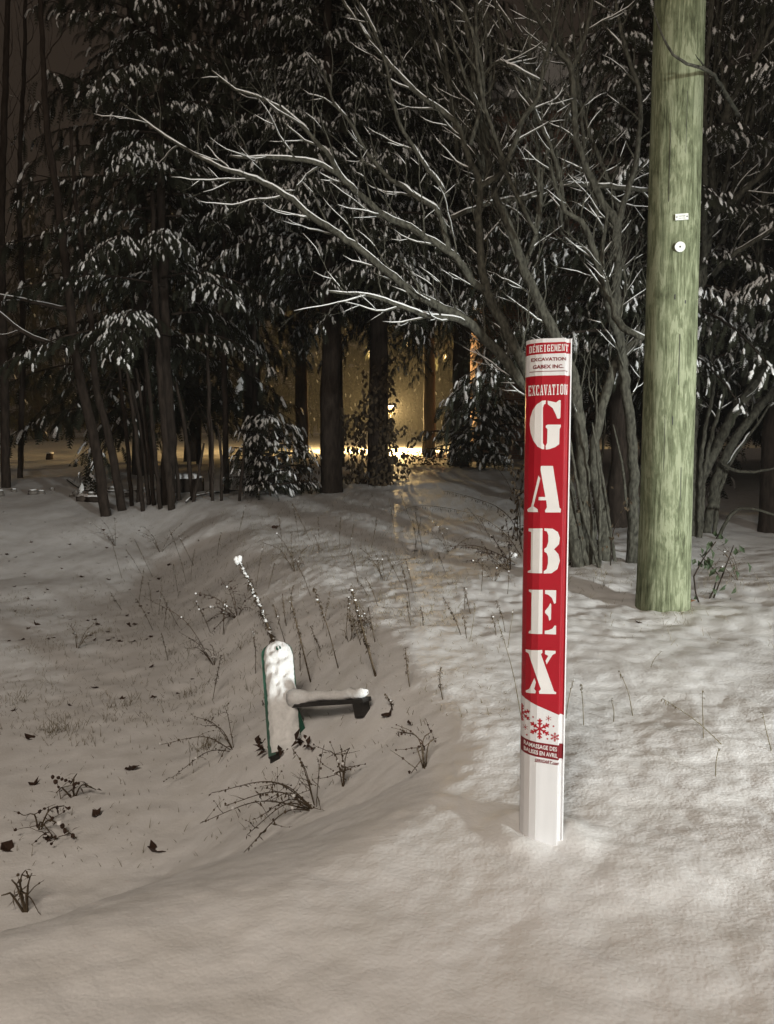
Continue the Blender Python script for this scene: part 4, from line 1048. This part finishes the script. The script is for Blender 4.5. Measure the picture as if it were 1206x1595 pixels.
branching_weed(335, 1035, [(235, 935, .3), (290, 1010, .1), (280, 985, .2), (325, 1000, .05), (318, 1010, 0)], 'long bare twig lying on the ditch snow left of the dark weed clump', 0.0026, 0.006)
branching_weed(365, 1165, [(300, 1115, .15), (250, 1160, -.05), (270, 1210, -.2), (315, 1130, .1), (340, 1210, -.1), (350, 1100, .2)], 'straggling twigs on the snow left of the green post', 0.0024, 0.006)
branching_weed(42, 1420, [(18, 1370, .0), (40, 1355, .02), (50, 1360, .02), (2, 1395, -.02), (30, 1390, 0)], 'dark dead sprigs at the lower left edge', 0.004, 0.010)
branching_weed(115, 1240, [(88, 1235, -.05), (120, 1205, .05), (95, 1255, -.05), (150, 1230, .0)], 'curled dark-leaved weed near the left edge of the ditch', 0.004, 0.016)
branching_weed(60, 1290, [(40, 1270, .02), (100, 1255, .1), (85, 1310, -.1), (120, 1320, -.1)], 'withered leafy sprig below the curled weed', 0.004, 0.012)
for k, (a, b_) in enumerate(sorted([(600, 905), (545, 1000), (770, 905), (1150, 905), (250, 860), (180, 850), (120, 1010), (430, 1130), (700, 860)])):
    branching_weed(a, b_, [(a + random.uniform(-45, 45), b_ - random.uniform(15, 55), random.uniform(0, .2)) for _ in range(5)], 'low thin brown weed tuft in the snow, %s from left of its kind' % ORD[k], 0.0024, 0.006, 0, 'low weed tufts in the snow')
for k in range(64):
    a = random.uniform(180, 800); b_ = random.uniform(815, 1010) + (0 if a > 300 else 40)
    seed_stalk(a, b_, a + random.uniform(-30, 14), b_ - random.uniform(28, 70), 'slender dry stem among the many on the far bank snow', 0.5, 0.0022, 0.12, 'slender dry stems on the far bank', dy=0.05, head=0.012)
# arching fronds with hanging leaves left of the marker
def frond(path, Y0, Y1, label, L=0.05, group='arching fronds left of the marker'):
    n_ = len(path); P = []
    b = G(*path[0])
    for i, (px, py) in enumerate(path):
        f = i / (n_ - 1); Y = b.y + (Y1 - Y0) * f
        p = at(px, py, Y); g_ = h1(p.x, p.y) + 0.01
        P.append((Vector((p.x, p.y, max(p.z, g_))) - b, 0.005 * (1 - .6 * f)))
    e = empty('fern_frond', b); tag(e, label, 'plant', group)
    q, rr = catmull(P, 0.02); mb, lb = MB(), MB(); mb.tube(q, rr, 4)
    for i in range(3, len(q)):
        for s in (-1, 1):
            if random.random() < .62: lb.leafq(q[i], Vector((random.uniform(-.4, .4), s * .35, -1)), Vector((1, 0, 0)), L * random.uniform(.5, 1.3), L * .16, .1)
    mb.build('stem', 'dead', e); lb.build('leaflet', 'dead', e, False)
frond([(812, 868), (790, 835), (755, 808), (715, 795), (670, 788), (640, 790), (615, 800)], 0, .2, 'long arching dead frond left of the marker')
frond([(815, 862), (800, 815), (775, 790), (745, 778), (710, 768), (690, 765)], 0, .6, 'upper arching dead frond left of the marker')
frond([(805, 880), (770, 860), (740, 850), (710, 850), (690, 855)], 0, .1, 'short low dead frond left of the marker')
frond([(812, 850), (808, 800), (795, 760), (780, 735), (772, 725)], 0, .3, 'steep dead frond beside the marker edge', 0.04)
branching_weed(795, 888, [(740, 860, .2), (760, 830, .3), (785, 800, .3), (720, 875, .1), (805, 820, .2), (700, 850, .3), (770, 850, .1), (790, 840, .2)], 'tangled weeds at the left foot of the marker backdrop', 0.003, 0.009)
# snow lumps resting on weed tops
def lump(px, py, r, label, lift=0.0):
    b = G(px, py, lift); t = MB()
    for k in range(4): t.blob(Vector((random.uniform(-r, r) * .5, random.uniform(-r, r) * .4, r * .5 + random.uniform(-.2, .5) * r)), r * random.uniform(.7, 1.1), (1.1, 1, .8))
    o = t.build('snow_lump', 'snow'); o.location = b; tag(o, label, 'snow lump')
lump(680, 828, 0.05, 'bright snow lump on a weed left of the marker'); lump(640, 858, 0.05, 'flat snow pad left of the fronds')
lump(798, 868, 0.04, 'small snow clump at the left edge of the marker')

# ------------------------------------------------------------------ grass (uncountable)
GP = []
def tuft(px, py, n_, L, spread):
    b = G(px, py)
    for _ in range(n_): GP.append((b.x + random.gauss(0, spread), b.y + random.gauss(0, spread), L))
def scatter(n_, xa, xb, ya, yb, L):
    """stubble spread over a stretch of ground, denser close by"""
    for _ in range(n_):
        y = ya + (yb - ya) * random.random() ** 1.3; GP.append((random.uniform(xa, xb) * (0.35 + 0.65 * y / yb), y, random.choice(L)))
for (a, b_, n_, L, s) in [(90, 1140, 60, .10, .05), (130, 1150, 40, .07, .08), (20, 930, 90, .05, .16), (40, 955, 90, .05, .16), (160, 985, 60, .05, .10), (190, 1100, 50, .06, .08), (240, 960, 50, .06, .1), (260, 1020, 50, .05, .1), (200, 1000, 40, .05, .12), (320, 1165, 50, .09, .05), (620, 880, 120, .06, .25), (560, 860, 80, .06, .3), (300, 880, 70, .05, .25), (400, 810, 120, .06, .5), (250, 870, 60, .06, .2), (150, 820, 90, .06, .4), (500, 790, 100, .07, .6), (470, 860, 60, .08, .3), (1150, 910, 60, .07, .2), (1050, 960, 30, .05, .1), (940, 900, 60, .07, .2), (880, 920, 40, .06, .2), (700, 905, 60, .06, .2), (60, 1010, 60, .05, .12), (30, 1090, 50, .06, .1), (380, 1000, 40, .05, .08), (300, 1080, 40, .05, .06)]:
    tuft(a, b_, n_, L, s)
scatter(1500, -3.4, 0.7, 2.6, 5.0, (.015, .02, .03, .045))
scatter(3200, -3.8, 0.7, 4.0, 9.0, (.03, .04, .06, .08))
scatter(500, -2.6, 2.2, 6.5, 12.5, (.05, .08, .12))
scatter(180, 1.6, 3.6, 3.6, 6.5, (.04, .06))
GP = np.array(GP); gzs = H(GP[:, 0], GP[:, 1])
gmv = MB()
for (x, y, L), z in zip(GP, gzs):
    p = Vector((x, y, z - .005)); d = Vector((random.uniform(-.8, .8), random.uniform(-.8, .8), 1)).normalized(); l = L * random.uniform(.4, 1.2)
    w = 0.0013
    gmv.add([p + Vector((-w, 0, 0)), p + Vector((w, 0, 0)), p + d * l * .6 + Vector((w * .7, 0, 0)), p + d * l * .6 - Vector((w * .7, 0, 0)), p + d * l + Vector((d.x, d.y, -.2)) * l * .2], [(0, 1, 2, 3), (3, 2, 4)])
tag(gmv.build('grass', 'straw', None, False), 'thin dry grass blades poking through the snow', 'grass', kind='stuff')

# ------------------------------------------------------------------ fallen leaves
def leaf_mesh(seed, curl, lobes=5):
    rnd = random.Random(seed); pts_ = []
    n_ = lobes * 2
    for k in range(n_):
        a = 2 * math.pi * (k + rnd.uniform(-.25, .25)) / n_; rr = 1.0 if k % 2 == 0 else 0.62
        rr *= rnd.uniform(.55, 1.15)
        x, y = rr * math.cos(a), rr * math.sin(a) * .8
        pts_.append((x, y, curl * (x * x * .55 + abs(y) * .5) + rnd.uniform(-.1, .12)))
    pts_.append((0, 0, 0.0))
    low = min(q[2] for q in pts_)
    me_ = bpy.data.meshes.new('fallen_leaf')
    up = [(x, y, z - low) for x, y, z in pts_]
    me_.from_pydata(up + [(x, y, z - .05) for x, y, z in up], [], [(k, (k + 1) % n_, n_) for k in range(n_)] + [(n_ + 1 + (k + 1) % n_, n_ + 1 + k, 2 * n_ + 1) for k in range(n_)] + [(k, n_ + 1 + k, n_ + 1 + (k + 1) % n_, (k + 1) % n_) for k in range(n_)])
    me_.materials.append(M['leaf']); return me_
LM = [leaf_mesh(k, c, l) for k, (c, l) in enumerate([(.9, 5), (1.2, 5), (.4, 7), (.7, 3), (1.4, 5)])]
def fallen(px, py, s, label=None, group=None, k=None, m_=None):
    b = G(px, py)
    me_ = LM[random.randrange(5) if k is None else k]
    if m_:
        me_ = me_.copy(); me_.materials[0] = M[m_]
    o = link(bpy.data.objects.new('fallen_leaf', me_)); o.location = b - Vector((0, 0, 0.001)); s *= 1.85; o.scale = (s, s, s)
    o.rotation_euler = (random.uniform(-.2, .7), random.uniform(-.4, .4), random.uniform(0, 6.28))
    tag(o, label or 'small dark dead leaf lying on the ditch snow', 'leaf', group or ('small dead leaves on the ditch snow' if not label else None))
fallen(205, 1199, .026, 'large curled dark leaf on open snow left of the burr weed', k=1)
fallen(238, 1326, .026, 'dark lobed leaf lying lowest on the snow below the burr weed', k=0)
fallen(12, 1323, .026, 'dark leaf at the left frame edge in the lower ditch', k=3)
fallen(46, 1150, .024, 'flat dark leaf beside the grass tuft at left', k=3)
fallen(56, 974, .030, 'upright dark leaf nearest the left edge in the middle ditch', k=4)
fallen(1072, 942, .034, 'rust brown leaf leaning on the foot of the utility pole', k=4, m_='rust_leaf')
fallen(605, 1116, .022, 'dark leaf stuck in the snow right of the post arm', k=4)
fallen(640, 1128, .014, 'tiny dark leaf on the bank below the arm end', k=3)
fallen(995, 972, .016, 'small dark leaf on the bright snow before the pole', k=3)
fallen(428, 823, .04, 'dark leaf on far snow above the mullein spike', k=2)
for px, py in [(137, 969), (153, 975), (200, 976), (213, 974), (130, 897), (125, 901), (72, 916), (10, 862), (52, 848), (235, 991), (226, 999), (207, 999), (180, 935), (210, 940), (150, 1070), (190, 1088), (240, 1085), (275, 1083), (110, 1096), (165, 855), (195, 850), (213, 843), (160, 828), (205, 838), (50, 1222), (150, 1270), (80, 1310), (20, 1110), (35, 995), (12, 998), (250, 905), (280, 925), (110, 850), (90, 870), (40, 900), (300, 1060), (240, 1040), (170, 900), (190, 1000), (260, 880)]:
    fallen(px + random.uniform(-3, 3), py + random.uniform(-3, 3), random.uniform(.013, .022))
for _ in range(60):
    fallen(abs(random.gauss(130, 90)), random.uniform(795, 1000), random.uniform(.009, .016))

# ------------------------------------------------------------------ stones, log and fallen branch at the left edge of the wood
def stone(px, py, Y, w, label, group):
    p = gpt(px, Y); e = empty('edging_stone', p); tag(e, label, 'stone', group)
    t = MB(); t.blob((0, 0, w * .25), w * .62, (1.2, .9, .75)); t.build('rock', 'stone', e)
    t = MB(); t.blob((0, 0, w * .62), w * .55, (1.0, .85, .30)); t.build('snow', 'snow', e)
for k in range(13):
    stone(-20 + k * 21 + random.uniform(-9, 9), 738, 12.9 + random.uniform(-.6, .6), random.uniform(.07, .17), 'snow-capped stone edging the wood at left, %s from left in its row' % ORD[k], 'row of edging stones at left')
def log(px, Y, L, r, label):
    p = gpt(px, Y); e = empty('log', p); tag(e, label, 'log')
    t = MB(); q = [Vector((-L / 2 + L * k / 5, random.uniform(-.03, .03), r * .7)) for k in range(6)]; t.tube(q, [r * random.uniform(.9, 1.1) for _ in q], 9); t.build('wood', 'bark_dark', e)
    t = MB(); t.tube([v_ + Vector((0, 0, r * .75)) for v_ in q], [r * .3] + [r * .6] * 4 + [r * .3], 7); t.build('snow', 'snow', e)
log(285, 12.9, 0.65, 0.16, 'short dark log under snow among the left thicket'); log(140, 12.3, 0.5, 0.06, 'dark log under snow behind the leftmost trunk'); log(282, 14.4, .5, .06, 'thin dark stick log on far snow beyond the thicket')
for path, lb in [([(105, 750), (130, 765), (160, 768), (200, 766), (290, 762)], 'long fallen branch lying along the edge of the wood at left'), ([(290, 785), (300, 778), (330, 770), (372, 765)], 'short fallen branch in front of the upright dark trunk')]:
    P = []
    for k, (a, b_) in enumerate(path):
        g = G(a, b_); P.append((Vector((g.x, g.y, g.z + .03)), 0.016 * (1 - .12 * k)))
    e = empty('fallen_branch', P[0][0]); tag(e, lb, 'branch')
    q, rr = catmull(P, .1); t = MB(); s_ = MB(); t.tube(q, rr, 5); snow_run(s_, q, rr); grow(t, s_, q, rr, 1, .3, .8, .5)
    t.build('wood', 'bark_dark', e)
    if s_.f: s_.build('snow', 'snow', e)
    shift_children(e)
p = gpt(77, 24); e = empty('stump', p); tag(e, 'small dark stump far off on the snow at left', 'stump')
t = MB(); t.tube([Vector((0, 0, -.1)), Vector((0, 0, .08)), Vector((0.02, 0, .20))], [.13, .11, .10], 9); t.build('wood', 'bark_dark', e)
t = MB(); t.blob((0.02, 0, .21), .12, (1, 1, .45)); t.build('snow', 'snow', e)

# ------------------------------------------------------------------ brick house behind
HY = 23.0
hx0 = at(752, 600, HY).x; hx1 = at(934, 300, HY).x
hz = 0.7; hh = 10.6
house = empty('brick_house', ((hx0 + hx1) / 2, HY, hz)); tag(house, 'dim brick house with wooden steps seen behind the trees', 'house')
hw = (hx1 - hx0) / 2
t = MB(); t.box((0, 4, hh / 2 - .2), (hw * 2, 8, hh + .4)); t.build('wall', 'brick', house, False)
t = MB(); t.add([(-hw - .3, -.3, hh + .2), (hw + .3, -.3, hh + .2), (hw + .3, 8.3, hh + .2), (-hw - .3, 8.3, hh + .2), (0, -.3, hh + 1.8), (0, 8.3, hh + 1.8)], [(0, 1, 4), (2, 3, 5), (0, 4, 5, 3), (1, 2, 5, 4), (0, 3, 2, 1)]); t.build('roof', 'roof', house, False)
def window(cx, cz, w, h):
    t = MB()
    for x, z, a, b_ in ((-w / 2, 0, .07, h), (w / 2, 0, .07, h), (0, -h / 2, w + .1, .08), (0, h / 2, w + .07, .07), (0, 0, .04, h)):
        t.box((cx + x, -.03 - (.004 if a > b_ else 0), cz + z), (a, .07, b_))
    f = t.build('window', 'wood_pale', house, False)
    t = MB(); t.box((cx, -.005, cz), (w, .02, h)); t.build('pane', 'glass', f, False)
def hloc(px, py): 
    p = at(px, py, HY); return p.x - house.location.x, p.z - hz
wx, wz = hloc(806, 642); window(wx, wz, .55, .5)
wx, wz = hloc(850, 300); window(wx, wz, .55, 2.2)
wx, wz = hloc(862, 450); window(wx, wz, .7, 1.5)
t = MB(); x, z = hloc(776, 618); t.box((x, -.9, z / 2 + .1), (.09, .09, z + .2)); t.build('porch_post', 'wood_pale', house, False)
x, _ = hloc(769, 680)
for k in range(5):
    t = MB(); t.box((x - .02, -1.5 + .25 * k, .12 + .17 * k), (.45, .27, .05)); t.build('step', 'wood_pale', house, False)
    t = MB(); t.box((x - .02, -1.5 + .25 * k, .16 + .17 * k), (.43, .23, .03)); t.build('step_snow', 'snow', house, False)
# ------------------------------------------------------------------ garden lamp deep behind the trees
lp = at(608, 638, 30.0)
lg = h1(lp.x, lp.y)
lamp = empty('garden_lamp', (lp.x, lp.y, lg)); tag(lamp, 'glowing warm lamp on a post seen between the trunks', 'lamp')
lh = lp.z - lg
t = MB(); t.tube([Vector((0, 0, -.1)), Vector((0, 0, lh * .5)), Vector((0, 0, lh - .16))], [.05, .04, .035], 8); t.build('pole', 'black', lamp)
t = MB(); t.tube([Vector((0, 0, lh - .15)), Vector((0, 0, lh - .08)), Vector((0, 0, lh + .06)), Vector((0, 0, lh + .13))], [.08, .14, .14, .07], 12); t.build('globe', 'lamp_glow', lamp)
t = MB(); t.tube([Vector((0, 0, lh + .14)), Vector((0, 0, lh + .18)), Vector((0, 0, lh + .26))], [.17, .13, .02], 12); t.build('cap', 'black', lamp)
ld = bpy.data.lights.new('bulb', 'POINT'); ld.energy = 6500; ld.color = (1.0, 0.66, 0.26); ld.shadow_soft_size = .14
lo = link(bpy.data.objects.new('bulb', ld), lamp); lo.location = (0.05, .34, lh)

# ------------------------------------------------------------------ damp night air
hm = bpy.data.materials.new('haze'); hm.use_nodes = True
nt = hm.node_tree; nt.nodes.clear()
ho = nt.nodes.new('ShaderNodeOutputMaterial'); pv = nt.nodes.new('ShaderNodeVolumePrincipled')
pv.inputs['Color'].default_value = (0.9, 0.9, 0.9, 1); pv.inputs['Density'].default_value = 0.0019; pv.inputs['Anisotropy'].default_value = 0.2
nt.links.new(pv.outputs[0], ho.inputs['Volume'])
t = MB(); t.box((0, 110, 14), (330, 270, 34)); hz_o = t.build('haze', hm, None, False)
tag(hz_o, 'damp hazy night air filling the place', 'haze', kind='stuff')
scene.cycles.volume_bounces = 0
